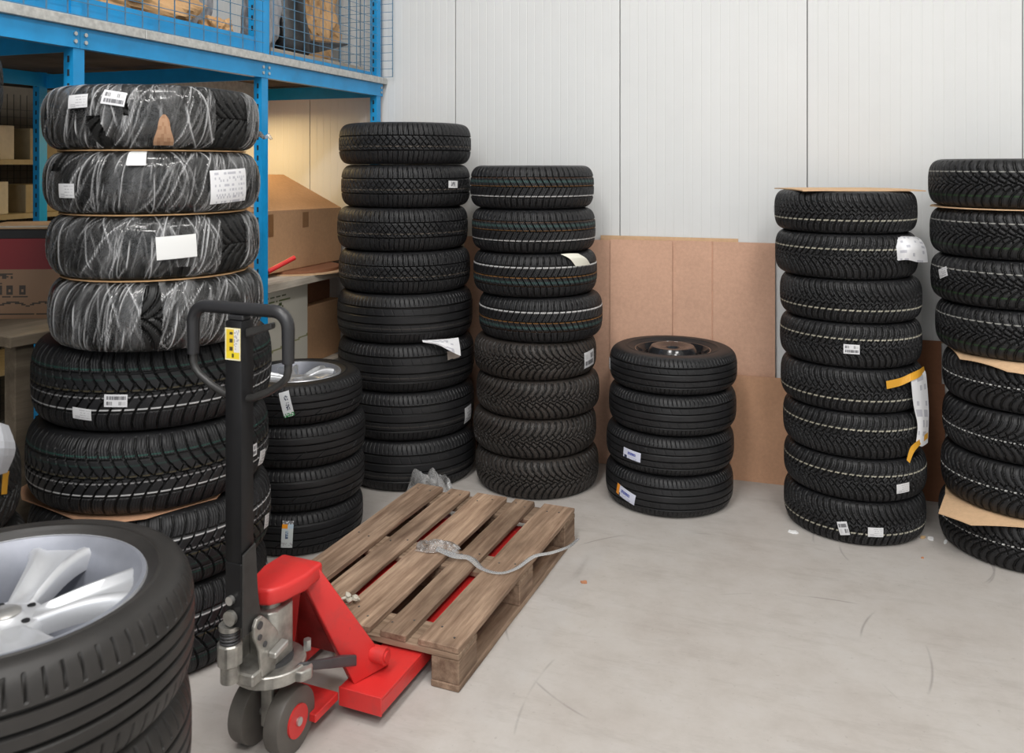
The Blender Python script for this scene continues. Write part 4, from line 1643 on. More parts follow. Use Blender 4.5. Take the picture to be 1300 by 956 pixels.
# nose of the frame
poly = [(-.075, -.27), (.075, -.27), (.080, -.36), (.060, -.44), (.036, -.475), (0, -.487), (-.036, -.475), (-.060, -.44), (-.080, -.36)]
MB().prism(poly, .432, .482).build('frame_nose', M['red'], J, bevel=0.012, seg=3, smooth=40)
MB().hexa([(-.15, -.10, .095), (.15, -.10, .095), (.15, -.085, .095), (-.15, -.085, .095), (-.045, -.30, .44), (.045, -.30, .44), (.045, -.285, .445), (-.045, -.285, .445)]).build('frame_back', M['red_shaded'], J, bevel=0.003, seg=1)
MB().box(-.11, .11, -.36, -.24, .050, .075).build('cross_member', M['red'], J, bevel=0.003, seg=1)
# hydraulic pump
pump = MB().prism([(-.036, -.475), (.030, -.475), (.048, -.455), (.048, -.385), (.030, -.365), (-.036, -.365), (-.05, -.385), (-.05, -.455)], .262, .412).build('pump_body', M['iron'], J, bevel=0.006, seg=2, smooth=40)
MB().cyl((0, -.425), .030, .412, .422, 20).build('pump_collar', M['iron'], pump, smooth=40)
MB().cyl((0, -.425), .021, .42, .434, 20).build('piston', M['red'], pump, smooth=40)
MB().cyl((0.0, -.42), .098, .236, .252, 30).build('turning_plate', M['iron'], J, bevel=0.003, seg=1, smooth=40)
MB().cyl((0.0, -.42), .062, .252, .263, 30).build('bearing_ring', M['steel_dark'], J, smooth=40)
# curved bracket round the plate
pts = []
outer, inner = [], []
for k in range(13):
    a = math.radians(-150 + k * 12.5)
    outer.append((0.112 * math.cos(a), -.42 + 0.112 * math.sin(a)))
    inner.append((0.098 * math.cos(a), -.42 + 0.098 * math.sin(a)))
MB().prism(outer + inner[::-1], .222, .258).build('plate_bracket', M['iron'], J, bevel=0.003, seg=1)
MB().prism([(.085, -.455), (.125, -.45), (.14, -.42), (.125, -.395), (.085, -.40)], .222, .252).build('link_lug', M['iron'], J, bevel=0.005, seg=2, smooth=40)
Mx = Matrix.Translation((0, -.38, 0))
MB().cyl((0.07, -.345), .012, .252, .282, 6).build('hex_bolt', M['bolt'], J)
MB().hexa([(.095, -.43, .236), (.12, -.41, .236), (.15, -.20, .14), (.12, -.20, .14), (.095, -.43, .262), (.12, -.41, .262), (.15, -.20, .175), (.12, -.20, .175)]).build('link_arm', M['steel_dark'], J, bevel=0.004, seg=2)
MB().hexa([(-.12, -.41, .236), (-.095, -.43, .236), (-.12, -.20, .14), (-.15, -.20, .14), (-.12, -.41, .262), (-.095, -.43, .262), (-.12, -.20, .175), (-.15, -.20, .175)]).build('link_arm', M['steel_dark'], J, bevel=0.004, seg=2)
# release cylinder at the handle's foot
rc = MB().prism([(.036 * math.cos(2 * PI * i / 8 + .39) - .020, .036 * math.sin(2 * PI * i / 8 + .39) - .575) for i in range(8)], .315, .375).build('release_block', M['iron'], J, bevel=0.004, seg=1)
MB().cyl((-.020, -.575), .026, .268, .315, 20).build('lower_cylinder', M['iron'], rc, smooth=40)
sp = MB()
for k in range(4):
    z_ = .378 + k * .009
    sp.tube([(-.020 + .025 * math.cos(a), -.575 + .025 * math.sin(a), z_) for a in [2 * PI * i / 16 for i in range(16)]], .0032, 6, True)
sp.build('spring', M['steel_dark'], rc, smooth=60)
MB().cyl((-.020, -.575), .018, .375, .425, 16).build('plunger', M['bolt'], rc, smooth=40)
MB().cyl((-.020, -.575), .030, .412, .424, 20).build('spring_cap', M['iron'], rc, smooth=40)
MB().box(-.045, .045, -.56, -.45, .250, .285).build('pump_foot', M['iron'], J, bevel=0.005, seg=1)
# bracket ear carrying the handle pivot
for sx in (-1, 1):
    Mx = Matrix.Translation((sx * .044, 0, 0)) @ Matrix(((0, 0, 1, 0), (1, 0, 0, 0), (0, 1, 0, 0), (0, 0, 0, 1)))
    poly = [(-.475, .262), (-.44, .30), (-.455, .36), (-.505, .418), (-.525, .436), (-.548, .436), (-.560, .418), (-.556, .385), (-.535, .340), (-.525, .262)]
    ear = MB().prism(poly, -.006, .006, Mx).build('handle_bracket', M['iron'], J, bevel=0.003, seg=1)
    for (yy, zz, rr) in ((-.537, .415, .011), (-.537, .382, .008), (-.515, .352, .008)):
        Mh = Matrix.Translation((sx * .050, yy, zz)) @ Matrix.Rotation(PI / 2, 4, 'Y')
        MB().cyl((0, 0), rr, -.003, .003, 12, Mh).build('pin', M['steel_dark'], ear, smooth=40)
MB().hexa([(.050, -.50, .305), (.075, -.50, .305), (.075, -.44, .315), (.050, -.44, .315), (.050, -.50, .322), (.075, -.50, .322), (.075, -.44, .332), (.050, -.44, .332)]).build('foot_pedal', M['bolt'], J, bevel=0.003, seg=1)
# steering wheels
MB().box(-.022, .022, -.445, -.395, .06, .236).build('steer_post', M['iron'], J, bevel=0.004, seg=1)
Mx = Matrix.Translation((0, -.42, .09)) @ Matrix.Rotation(PI / 2, 4, 'Y')
MB().cyl((0, 0), .012, -.10, .10, 12, Mx).build('axle', M['bolt'], J, smooth=40)
for sx in (-1, 1):
    Mx = Matrix.Translation((sx * .062, -.42, .09)) @ Matrix.Rotation(PI / 2, 4, 'Y')
    wl = MB().cyl((0, 0), .09, -.026, .026, 36, Mx).build('steer_wheel', M['wheel_poly'], J, bevel=0.006, seg=2, smooth=40)
    Mx = Matrix.Translation((sx * .090, -.42, .09)) @ Matrix.Rotation(PI / 2, 4, 'Y')
    MB().cyl((0, 0), .045, -.004, .004, 24, Mx).build('wheel_hub', M['red'], wl, smooth=40)
# handle
hd = empty('handle')
hd.parent = J
hd.location = (0, -.56, 0)
MB().box(-.028, .028, -.026, .026, .60, 1.262).build('shaft', M['black'], hd, bevel=0.004, seg=2, smooth=40)
MB().box(-.028, .028, -.026, .026, .425, .60).build('shaft_foot', M['black'], hd, bevel=0.003, seg=1)
Mx = Matrix.Translation((.030, 0, 0)) @ Matrix(((0, 0, 1, 0), (1, 0, 0, 0), (0, 1, 0, 0), (0, 0, 0, 1)))
MB().prism([(-.026, .625), (.026, .640), (.036, .50), (.046, .44), (.040, .405), (-.028, .40)], -.001, .005, Mx).build('gusset_plate', M['black2'], hd, bevel=0.0015, seg=1)
Mx = Matrix.Translation((0, -.027, .50)) @ Matrix.Rotation(PI / 2, 4, 'X')
MB().cyl((-.004, 0), .012, 0, .012, 14, Mx).build('guide_roller', M['bolt'], hd, smooth=40)
MB().cyl((-.004, 0), .020, 0, .012, 14, Matrix.Translation((0, -.027, .452)) @ Matrix.Rotation(PI / 2, 4, 'X')).build('guide_roller', M['iron'], hd, smooth=40)


def arc(cx, cz, r, a0, a1, n=7):
    return [(cx + r * math.cos(math.radians(a0 + (a1 - a0) * i / n)), 0, cz + r * math.sin(math.radians(a0 + (a1 - a0) * i / n))) for i in range(n + 1)]


HWD, HZ = .163, 1.292
grip = [(-HWD, 0, 1.155)] + arc(-HWD + .045, HZ - .045, .045, 180, 90) + arc(HWD - .045, HZ - .045, .045, 90, 0) + [(HWD, 0, 1.155)]
MB().tube(grip, [.0165] + [.0180] * (len(grip) - 2) + [.0165], 14).build('grip', M['grip'], hd, smooth=60)
for s in (-1, 1):
    lo = [(s * HWD, 0, 1.158), (s * HWD, 0, 1.135), (s * (HWD - .006), 0, 1.115), (s * (HWD - .022), 0, 1.098), (s * .095, 0, 1.070), (s * .05, 0, 1.052), (s * .026, 0, 1.046)]
    MB().tube(lo, .0105, 12).build('loop_tube', M['black2'], hd, smooth=60)
MB().box(-.026, .026, -.018, .018, 1.262, 1.276).build('grip_saddle', M['grip'], hd, bevel=0.003, seg=1)
MB().hexa([(.028, -.012, 1.215), (.028, .012, 1.215), (.115, .010, 1.245), (.115, -.010, 1.245), (.028, -.012, 1.240), (.028, .012, 1.240), (.115, .010, 1.262), (.115, -.010, 1.262)]).build('release_lever', M['black2'], hd, bevel=0.004, seg=2)


def col_yellow(u, v):
    if u < 0:
        return (0.75, 0.52, 0.04)
    if u < 0.06 or u > 0.94 or v < 0.03 or v > 0.97:
        return (0.80, 0.74, 0.50)
    if v > 0.27:
        if u > 0.60:
            return (0.72, 0.70, 0.66) if hsh(u, v) < 0.7 else (0.42, 0.40, 0.42)
        if abs((v % 0.24) - 0.12) < 0.05 and 0.25 < u < 0.48:
            return (0.06, 0.05, 0.02)
        return (0.75, 0.52, 0.03)
    if 0.42 < u < 0.6 and 0.08 < v < 0.2:
        return (0.08, 0.07, 0.02)
    return (0.78, 0.60, 0.03)


st = colour_sheet('warning_sticker', lambda u, v: (-.026 + .052 * u, -.0275, 1.155 + .088 * v), 14, 24, col_yellow, hd)
st['label'] = 'yellow warning sticker'

# ------------------------------------------------------------------ cardboard leaning at the back wall


def lean_sheet(label, pxl, pxr, z1, dist0, dist1, mat, name='cardboard_sheet', th=0.006, folds=(), group=None, top=None, z0=0.0):
    """sheet standing on the floor, leaning to the wall: dist0 from wall at the floor, dist1 at the top"""
    def xat(px, dist):
        k = math.tan(math.atan((px - 650) / FPX) - YAW)      # direction in building frame from the viewer
        return k * (DWALL - dist)
    x0, x1 = xat(pxl, dist0), xat(pxr, dist0)
    cols = [(x0, 0)]
    for f in folds:
        xm = x0 + (x1 - x0) * f
        cols += [(xm - .004, 0), (xm, -.004), (xm + .004, 0)]
    cols.append((x1, 0))
    m = MB()
    vs = []
    for i, (x, bulge) in enumerate(cols):
        zt = z1 if top is None else z1 + top * (i / (len(cols) - 1))
        for (d, z) in ((dist0 + bulge, z0), (dist1 + bulge, zt)):
            vs += [(x, -d, z), (x, -d + th, z)]
    n = len(cols)
    fs = []
    for i in range(n - 1):
        a, b = i * 4, i * 4 + 4
        fs += [(a, b, b + 2, a + 2), (a + 1, a + 3, b + 3, b + 1), (a + 2, b + 2, b + 3, a + 3), (a, a + 1, b + 1, b)]
    fs += [(0, 2, 3, 1), (n * 4 - 4, n * 4 - 3, n * 4 - 1, n * 4 - 2)]
    o = m.add(vs, fs).build(name, M[mat])
    origin_to(o, ((x0 + x1) / 2, -dist0, 0))
    tag(o, label, 'cardboard', group)
    return o


lean_sheet('rose brown cardboard sheet against the wall between the two tall stacks', 588, 776, 1.262, .050, .032, 'card', folds=(0.5,), th=.005)
lean_sheet('tall cardboard sheet with a torn corner behind the low tyre stack', 774, 853, 1.268, .062, .044, 'card')
lean_sheet('thin tan cardboard edge showing just above the taller sheets at the wall', 762, 937, 1.288, .026, .016, 'card_tan', th=.004)
lean_sheet('tall folded cardboard sheet with vertical crease, reaching the lidded stack', 846, 984, 1.270, .042, .026, 'card', folds=(0.43,))
lean_sheet('low wide cardboard sheet leaning behind the lidded tyre stack', 900, 1142, 0.560, .072, .062, 'card2', folds=(0.12,), th=.005)
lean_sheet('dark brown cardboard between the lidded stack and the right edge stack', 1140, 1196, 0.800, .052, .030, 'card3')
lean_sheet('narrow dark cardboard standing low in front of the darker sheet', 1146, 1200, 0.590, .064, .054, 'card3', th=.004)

# ------------------------------------------------------------------ scraps on the floor
def scrap(name, px, py, sx, sy, mat, label, seed, cat='scrap'):
    r_ = random.Random(seed)
    n = 7
    poly = []
    for i in range(n):
        a = 2 * PI * i / n
        k = r_.uniform(.6, 1.1)
        poly.append((sx * k * math.cos(a), sy * k * math.sin(a)))
    vs = [(x, y, 0.001 + r_.uniform(0, .008)) for x, y in poly] + [(x * .98, y * .98, 0.0) for x, y in poly]
    vs = [(x, y, max(z, 0.0005)) for x, y, z in vs[:n]] + vs[n:]
    fs = [tuple(range(n)), tuple(reversed(range(n, 2 * n)))] + [(i, n + i, n + (i + 1) % n, (i + 1) % n) for i in range(n)]
    o = MB().add(vs, fs).build(name, M[mat])
    o.location = ground(px, py)
    o.rotation_euler = (0, 0, r_.uniform(0, 6))
    tag(o, label, cat)
    return o


scrap('label_scrap', 1007, 676, .030, .018, 'paper', 'torn white label scrap on the floor left of the lidded stack', 1)
scrap('label_scrap', 1182, 684, .022, .016, 'paper', 'torn white label scrap on the floor right of the lidded stack', 2)
scrap('tan_scrap', 1171, 683, .018, .012, 'tan_paper', 'small tan scrap beside the white label scrap on the floor', 3)
scrap('paper_strip', 1200, 689, .030, .008, 'paper', 'narrow white paper strip on the floor before the right edge stack', 4)
scrap('paper_strip', 1258, 703, .034, .006, 'paper', 'thin white paper curl touching the bottom tyre at the right edge', 5)
scrap('dry_leaf', 742, 740, .017, .011, 'leaf', 'dry reddish leaf on the floor right of the pallet', 6, 'leaf')
scrap('label_scrap', 1171, 709, .006, .005, 'leaf', 'tiny red scrap on the open floor', 8)

# ------------------------------------------------------------------ blue rack
RK = empty('storage_rack', (-2.41, -.05, 0), math.radians(-1.25))
tag(RK, 'tall blue steel storage rack with mezzanine deck and wire mesh sides', 'rack')
YP = [0.0, -1.15, -2.262, -3.40]
ZD = 2.225
BKX = -1.42


def post(x, y, z0, z1, wx=.045, wy=.05, slots=True):
    m = MB()
    t = .004
    m.box(x - t, x, y - wy, y, z0, z1)                     # face towards the aisle
    m.box(x - wx, x - t, y - wy, y - wy + t, z0, z1)       # side face towards the viewer
    m.box(x - wx, x - t, y - t, y, z0, z1)
    o_ = m.build('post', M['blue'], RK)
    if slots:
        s = MB()
        z = z0 + .06
        while z < z1 - .05:
            s.box(x - wx * .62, x - wx * .40, y - wy - .0006, y - wy + .001, z, z + .024)
            z += .05
        tag(s.build('slots', M['slot'], o_), kind='stuff')
    return o_


post(0, 0, 0, 3.6)
post(0, -1.15, 0, 2.112)
post(0, -2.262, 1.15, 2.112)
post(0, -3.40, 0, 2.112)
post(-.01, -1.125, ZD, 3.6)
post(-.01, -1.180, ZD, 3.6)
post(-.01, -2.262, ZD, 3.6)
for y in YP:
    post(BKX, y, 0, 3.6)
for a, b in ((0.02, -1.172), (-1.174, -2.284), (-2.286, -3.45)):
    m = MB()
    m.box(-.004, .004, b, a, 2.112, 2.186).box(-.03, -.004, b, a, 2.182, 2.186).box(-.03, -.004, b, a, 2.112, 2.116)
    bm_ = m.build('beam', M['blue'], RK)
    for yy in (a - .022, b + .022):
        for zz in (2.135, 2.163):
            Mx = Matrix.Translation((.004, yy, zz)) @ Matrix.Rotation(PI / 2, 4, 'Y')
            MB().cyl((0, 0), .008, 0, .006, 6, Mx).build('bolt', M['bolt'], bm_)
    m = MB().box(BKX - .004, BKX + .004, b, a, 2.112, 2.186).build('beam', M['blue'], RK)
for y in YP:
    MB().box(BKX, -.006, y - .006, y + .0, 2.105, 2.18).build('cross_beam', M['blue'], RK)
MB().box(BKX - .9, -.004, -3.45, .03, 2.19, 2.222).build('deck_board', M['deck'], RK)
for a, b in ((.045, -1.98), (-1.983, -3.45)):
    MB().box(-.003, .022, b, a, 2.187, 2.225).build('edge_strip', M['galv'], RK, bevel=.002, seg=1)
MB().box(-.022, -.018, -3.45, -1.21, ZD, ZD + .080).build('kick_plate', M['blue'], RK)
MB().box(-.022, -.018, -1.10, -.052, ZD, ZD + .028).build('kick_plate', M['blue'], RK)


def wire_panel(x, y0, y1, z0, z1, sy=.09, sz=.05, r=.002, mat='wire'):
    m = MB()
    y = y0
    while y <= y1 + 1e-6:
        m.box(x - r, x + r, y - r, y + r, z0, z1)
        y += sy
    z = z0
    while z <= z1 + 1e-6:
        m.box(x + r, x + 2.2 * r, y0, y1, z - .7 * r, z + .7 * r)
        z += sz
    return tag(m.build('wire_mesh', M[mat], RK), kind='stuff')


wire_panel(.004, -1.11, -.05, ZD + .005, 3.4)
wire_panel(.004, -3.42, -1.19, ZD + .005, 3.4)
# end mesh leaning out beyond the last post
m = MB()
for k in range(6):
    x = -.30 + k * .075
    m.box(x - .002, x + .002, .012, .016, ZD + .005, 3.4, Matrix.Rotation(0.0, 4, 'Y'))
for k in range(24):
    z = ZD + .005 + k * .05
    m.box(-.30, .076, .016, .019, z - .0015, z + .0015)
tag(m.build('wire_mesh', M['wire'], RK), kind='stuff')


def rack_pt(x, y, z=0.0):
    c, s = math.cos(RK.rotation_euler.z), math.sin(RK.rotation_euler.z)
    return Vector((-2.41 + x * c - y * s, -.05 + x * s + y * c, z))


# lamp under the deck
t = empty('strip_lamp', (-3.2, -.68, 2.04))
tag(t, 'warm strip lamp fixed under the rack deck', 'lamp')
MB().box(-.05, .05, -.44, .44, .03, .148).build('housing', M['galv'], t)
MB().cyl((0, 0), .013, -.42, .42, 12, Matrix.Translation((0, 0, .008)) @ Matrix.Rotation(PI / 2, 4, 'X')).build('tube', M['warm'], t)

# ------------------------------------------------------------------ goods on the deck


def lump(name, c, sx, sy, sz, mat, seed, amp=.12, freq=5.0, sub=4, rz=0.0, p=4.0, sharp=True):
    """crumpled wrapped bundle: rounded block pushed about by folds"""
    bm = bmesh.new()
    bmesh.ops.create_cube(bm, size=2.0)
    bmesh.ops.subdivide_edges(bm, edges=bm.edges[:], cuts=2 ** sub + 6, use_grid_fill=True)
    r_ = np.random.default_rng(seed)
    W_ = [(r_.uniform(-1, 1, 3) * freq, r_.uniform(0, 6), r_.uniform(.4, 1)) for _ in range(9)]
    for v in bm.verts:
        q = v.co.copy()
        n_ = (abs(q.x) ** p + abs(q.y) ** p + abs(q.z) ** p) ** (1 / p)
        q = q / n_
        k = 0
        for d, f, a in W_:
            s = math.sin(q.x * d[0] + q.y * d[1] + q.z * d[2] + f)
            s2 = math.sin(q.z * d[0] * 2.3 + q.x * d[1] * 2.6 - q.y * d[2] * 2.1 + 2 * f)
            k += a * (1 - 2 * abs(s)) + .55 * a * (1 - 2 * abs(s2)) if sharp else a * s
        q *= 1 + amp * k / 5
        v.co = Vector((q.x * sx, q.y * sy, max(-sz, q.z * sz)))
    zmin = min(v.co.z for v in bm.verts)
    for v in bm.verts:
        v.co.z -= zmin
        if v.co.z < .06 * sz:
            v.co.z = 0
    me = bpy.data.meshes.new(name)
    bm.to_mesh(me)
    bm.free()
    me.materials.append(mat)
    o = link(name, me)
    o.location = c
    o.rotation_euler = (0, 0, rz)
    if not sharp:
        me.polygons.foreach_set('use_smooth', np.ones(len(me.polygons), dtype=bool))
    return o


o = lump('paper_parcel', rack_pt(-.24, -2.02, ZD - .002), .17, .58, .19, M['kraft'], 3, .24, 6.5)
tag(o, 'long crumpled brown kraft paper parcel on the deck in the left bay', 'parcel')
o = lump('paper_parcel', rack_pt(-.12, -1.385, ZD - .002), .075, .075, .078, M['kraft'], 8, .26, 5)
tag(o, 'small crumpled kraft paper packet on the deck near the middle posts', 'parcel')
o = lump('wrapped_part', rack_pt(-.36, -1.33, ZD - .002), .13, .11, .30, M['greywrap'], 5, .14, 4)
tag(o, 'grey foil-wrapped car part standing on the deck left of the middle posts', 'car part')
# second bay: board, grey part, black bumper, kraft bag
bd = MB().box(-.62, -.05, -1.05, -.10, 0, .055).build('wooden_board', M['shelf_wood'], None, bevel=.003, seg=1)
bd.location = (-2.41, -.05, ZD - .0015)
bd.rotation_euler = RK.rotation_euler
tag(bd, 'thick pale wooden board lying on the deck in the right bay', 'board')
zb = ZD + .0545
o = lump('wrapped_part', rack_pt(-.20, -.93, zb), .09, .085, .26, M['greywrap'], 9, .16, 4)
tag(o, 'grey foil-wrapped car part standing on the board right of the middle posts', 'car part')
o = lump('wrapped_part', rack_pt(-.36, -.72, zb), .08, .09, .33, M['greywrap'], 19, .12, 4)
tag(o, 'darker grey wrapped car part standing between the black bumper and foil part', 'car part')
# bumper: curved plastic shell with a pointed lip
bp_ = empty('bumper', rack_pt(-.16, -.62, zb), RK.rotation_euler.z)
m = MB()
rows = []
for k in range(13):
    f = k / 12
    y = -.17 + .24 * f
    cx_ = .05 - .10 * (2 * f - 1) ** 2
    for (dx, z) in ((0, 0), (.03, .03), (.03, .10), (0, .22), (-.02, .46), (-.035, .46), (-.02, .22), (.008, .10), (-.01, .03)):
        rows.append((cx_ + dx, y, z))
fs = [(i * 9 + j, i * 9 + (j + 1) % 9, (i + 1) * 9 + (j + 1) % 9, (i + 1) * 9 + j) for i in range(12) for j in range(9)]
fs += [tuple(range(9)), tuple(108 + j for j in reversed(range(9)))]
m.add(rows, fs).build('shell', M['gloss_black'], bp_, smooth=50)
MB().hexa([(.03, -.10, .005), (.10, .02, .03), (.12, .30, .105), (.10, .30, .108), (.03, -.10, .10), (.10, .02, .085), (.12, .30, .115), (.10, .30, .118)]).build('lip', M['gloss_black'], bp_, bevel=.004, seg=2)
tag(bp_, 'glossy black plastic car bumper with pointed lip beside the kraft bag', 'car part')
o = lump('paper_bag', rack_pt(-.31, -.30, zb), .12, .22, .38, M['kraft'], 13, .24, 5.5)
tag(o, 'tall crumpled kraft paper bag on the board by the last rack post', 'bag')

# ------------------------------------------------------------------ shelf board and boxes under the deck (right bay)
sb = MB().box(-.66, -.10, -1.08, -.06, 1.035, 1.075).build('shelf_board', M['shelf_wood'], None, bevel=.002, seg=1)
SHB = empty('bench', rack_pt(-.38, -.57, 0), RK.rotation_euler.z)
tag(SHB, 'pale wooden bench behind the blue post carrying the big cardboard box', 'bench')
sb.data.transform(Matrix.Translation((.38, .57, 0)))
sb.parent = SHB
for (x, y) in ((-.25, -.49), (-.25, .47), (.25, .47)):
    MB().box(x - .025, x + .025, y - .025, y + .025, 0, 1.035).build('leg', M['table_wood'], SHB, bevel=.003, seg=1)
# round cardboard
c = rack_pt(-.32, -.40)
o = MB().prism(ngon(0, 0, .29, 40), 0, .006).build('cardboard_disc', M['card_tan'])
o.location = (c.x, c.y, 1.0755)
tag(o, 'round tan cardboard disc under the big box on the bench', 'cardboard')
o = MB().prism(ngon(0, 0, .26, 40), 0, .016).build('cardboard_disc', M['card3'])
o.location = (c.x - .02, c.y - .01, 1.082)
tag(o, 'darker cardboard disc between the tan disc and the big box', 'cardboard')
# the big box with a sagging peaked lid
bx = empty('cardboard_box', rack_pt(-.56, -.50, 1.0985), RK.rotation_euler.z)
tag(bx, 'big brown cardboard box with bulging lid on the bench behind the post', 'box')
x0, x1, y0, y1, h = -.32, .31, -.47, .455, .345
MB().hexa([(x0, y0, 0), (x1, y0, 0), (x1, y1, 0), (x0, y1, 0), (x0, y0, h), (x1, y0, h), (x1, y1, h - .02), (x0, y1, h)]).build('body', M['box_brown'], bx, bevel=.004, seg=1)
MB().add([(x1, y0, h), (x1, y1, h - .02), (.0, y1 - .16, h + .185), (.0, y0 + .02, h + .20), (x0, y0, h + .12), (x0, y1, h + .12),
          (x1, y0, h - .004), (x1, y1, h - .024), (x0, y0, h - .004), (x0, y1, h - .004)],
         [(0, 1, 2, 3), (3, 2, 5, 4), (0, 3, 4, 8, 6), (1, 7, 9, 5, 2), (4, 5, 9, 8), (6, 8, 9, 7), (0, 6, 7, 1)]).build('lid', M['box_brown'], bx)
MB().box(x1 + .0005, x1 + .0012, -.36, -.25, .20, .322).build('tape', M['box_tape'], bx)
MB().box(x1 + .0005, x1 + .0012, .03, .09, .23, .318).build('tape', M['box_tape'], bx)
lb = colour_sheet('address_label', lambda u, v: (x1 - .03 - .10 * v, -.40 + .14 * u, h + .022 + .0607 * v), 10, 6, col_lines, bx)
o = MB()
m4 = Matrix.LocRotScale(spot(366, 329, 4.22), Matrix.Rotation(0.25, 3, 'X').to_quaternion() @ Matrix.Rotation(0.2, 3, 'Z').to_quaternion(), (1, 1, 1))
a_, b_ = spot(340, 345, 4.20), spot(374, 327, 4.30)
o.tube([a_, a_.lerp(b_, .5), b_], .012, 14)
o = o.build('red_tube', M['red_plastic'], None, smooth=40)
tag(o, 'short red plastic tube poking out beside the blue post', 'tube')
# boxes below
o = empty('carton', rack_pt(-.34, -.70, .540), RK.rotation_euler.z)
tag(o, 'pale printed carton with a green ring mark under the bench', 'box')
cb = MB().box(-.16, .16, -.40, .17, 0, .482).build('body', M['cream'], o, bevel=.003, seg=1)


def col_carton(u, v):
    W0 = (0.55, 0.52, 0.45)
    if u < 0:
        return W0
    if 0.915 < v < 0.94 and 0.34 < u < 0.66 and hsh(u, v) < .7:
        return (0.12, 0.13, 0.08)
    if 0.87 < v < 0.89 and 0.34 < u < 0.70 and hsh(u, v, 2) < .7:
        return (0.13, 0.16, 0.06)
    d = math.hypot((u - .54) * .57, (v - .79) * 0.40)
    if 0.014 < d < 0.026:
        return (0.05, 0.07, 0.02)
    if d < 0.012:
        return (0.42, 0.45, 0.12)
    if abs(u - .64) < .045 and .55 < v < .70 and hsh(u, v) < .8:
        return (0.46, 0.22, 0.10)
    if 0.43 < v < 0.47 and .56 < u < .76 and hsh(u, v) < .6:
        return (0.30, 0.30, 0.10)
    if abs(v - (0.33 + (u - .4) * .12)) < .010 and u > .3:
        return (0.25, 0.25, 0.12)
    return W0


colour_sheet('printed_face', lambda u, v: (.1615, -.40 + .57 * u, .482 * v), 44, 60, col_carton, o)
o = MB().box(-.15, .13, -.115, .32, 0, .33).build('cardboard_box', M['box_brown'], None, bevel=.003, seg=1)
o.location = rack_pt(-.36, -.405, .540)
o.rotation_euler = RK.rotation_euler
tag(o, 'plain brown box under the bench right of the pale carton', 'box')
o = MB().box(-.20, .20, -.50, .45, 0, .04).build('lower_board', M['shelf_wood'], SHB, bevel=.002, seg=1)
o.location = (.02, -.03, .4995)

o = MB().box(-.14, .08, -.11, .31, 0, .145).build('cardboard_box', M['card3'], None, bevel=.003, seg=1)
o.location = rack_pt(-.38, -.405, .8705)
o.rotation_euler = RK.rotation_euler
tag(o, 'low dark brown box lying on the plain box under the bench', 'box')
# ------------------------------------------------------------------ table with the red-banded box at left
tcx, tcy = plan(-1.80, 3.05)
TB = empty('work_table', (tcx, tcy, 0), YAW + math.radians(60) - PI / 2)
tag(TB, 'worn pale wooden work table behind the wrapped tyres at the left edge', 'table')
# local: +y runs away from the corner beside the tyres, -x to the left
MB().box(-.75, 0, 0, .85, 1.03, 1.07).build('table_top', M['table_wood'], TB, bevel=.003, seg=1)
MB().box(-.09, -.02, .03, .10, 0, 1.03).build('leg', M['table_wood'], TB, bevel=.003, seg=1)
MB().box(-.73, -.66, .03, .10, 0, 1.03).build('leg', M['table_wood'], TB, bevel=.003, seg=1)
MB().box(-.73, -.66, .75, .82, 0, 1.03).build('leg', M['table_wood'], TB, bevel=.003, seg=1)
MB().box(-.09, -.02, .75, .82, 0, 1.03).build('leg', M['table_wood'], TB, bevel=.003, seg=1)
# box
bc = spot(28, 398, 3.42)
BXR = empty('cardboard_box', (bc.x, bc.y, 1.0705), YAW + math.radians(3))
tag(BXR, 'large cardboard box with dark red band on the work table', 'box')
MB().box(-.42, .165, 0, .36, 0, .352).build('body', M['box_brown'], BXR, bevel=.003, seg=1)
MB().box(-.423, .168, -.003, .363, .322, .358).build('black_tray', M['black'], BXR, bevel=.002, seg=1)


def col_redbox(u, v):
    KR = (0.30, 0.175, 0.10)
    if u < 0:
        return KR
    if v > 0.615:
        return (0.23, 0.010, 0.016)
    ink = (0.05, 0.035, 0.025)
    if .505 < v < .565 and .40 < u < .66 and hsh(u, v) < .75:
        return ink
    if .43 < v < .45 and .40 < u < .58 and hsh(u, v) < .55:
        return ink
    if .30 < v < .41:
        for c0 in (.48, .56, .64, .72):
            if abs(u - c0) < .022 and not (abs(u - c0) < .008 and .34 < v < .37):
                return ink
    if .265 < v < .28 and .40 < u < .76 and hsh(u, v) < .5:
        return ink
    w_ = .155 + .05 * abs(math.sin(u * 15 + 1.2))
    if abs(v - w_) < .012 and u > .3:
        return ink
    if .055 < v < .075 and u > .30 and hsh(u, v) < .8:
        return ink
    return KR


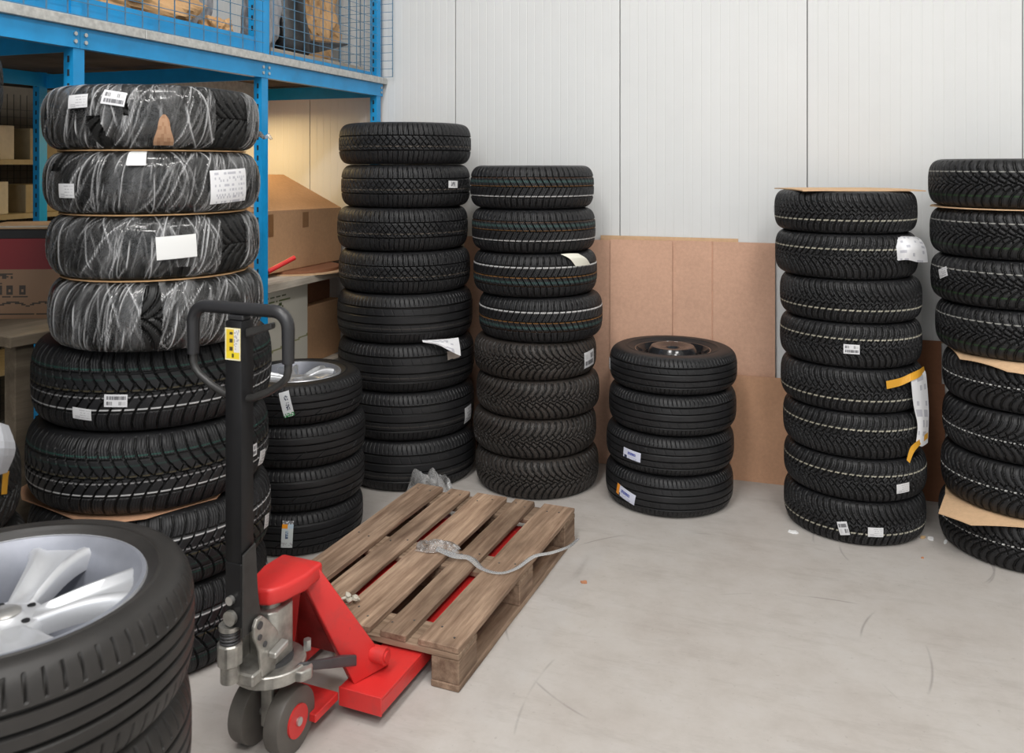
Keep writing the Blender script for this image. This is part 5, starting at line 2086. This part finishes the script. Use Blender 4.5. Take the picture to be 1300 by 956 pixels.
colour_sheet('printed_face', lambda u, v: (-.42 + .585 * u, -.0012, .322 * v), 70, 60, col_redbox, BXR)
for k in range(3):
    o = MB().box(-.20 + .03 * k, .10 + .02 * k, .03 + .01 * k, .27, 0, .005).build('paper_sheet', M['card_tan' if k != 1 else 'cream'])
    o.location = (bc.x, bc.y, 1.4293 + k * .0056)
    o.rotation_euler = (0, 0, YAW + math.radians(3 + 5 * k))
    tag(o, ['lowest tan sheet lying on the red-banded box', 'middle cream sheet lying on the red-banded box', 'uppermost tan sheet lying on the red-banded box'][k], 'paper', 'sheets on the red-banded box')
# ------------------------------------------------------------------ dim wire shelf far left
WS = empty('wire_shelf', (-4.55, -1.15, 0))
tag(WS, 'dim wire mesh shelf unit standing in the dark behind the wrapped tyres', 'shelf')
for (x, y) in ((.2, -1.0), (.2, 1.0), (-.3, -1.0), (-.3, 1.0)):
    MB().box(x - .02, x + .02, y - .02, y + .02, 0, 2.18).build('upright', M['slot'], WS)
for z in (.5, 1.0, 1.40, 1.72):
    MB().box(-.32, .22, -1.02, 1.02, z - .03, z).build('shelf', M['beige'], WS)
m = MB()
for k in range(40):
    y = -1.0 + k * .05
    m.box(-.300, -.297, y - .0015, y + .0015, .05, 2.15)
for k in range(40):
    z = .1 + k * .05
    m.box(-.297, -.294, -1.0, 1.0, z - .0015, z + .0015)
tag(m.build('wire_back', M['wire_dark'], WS), kind='stuff')
for k, (y, z, sy_, sz_, mt, lab) in enumerate(((.10, 1.72, .14, .20, 'cream', 'pale carton on the upper shelf of the dim wire shelf'), (.52, 1.72, .17, .19, 'beige', 'beige carton further back on the upper wire shelf'),
                                               (.06, 1.40, .14, .19, 'cream', 'pale carton on the lower shelf of the dim wire shelf'), (.52, 1.40, .2, .17, 'beige', 'beige carton further back on the lower wire shelf'))):
    o = MB().box(-.12, .12, -sy_, sy_, 0, sz_).build('carton', M[mt], None, bevel=.003, seg=1)
    o.location = (-4.50, -1.15 + y, z)
    tag(o, lab, 'box', 'cartons on the dim wire shelf')
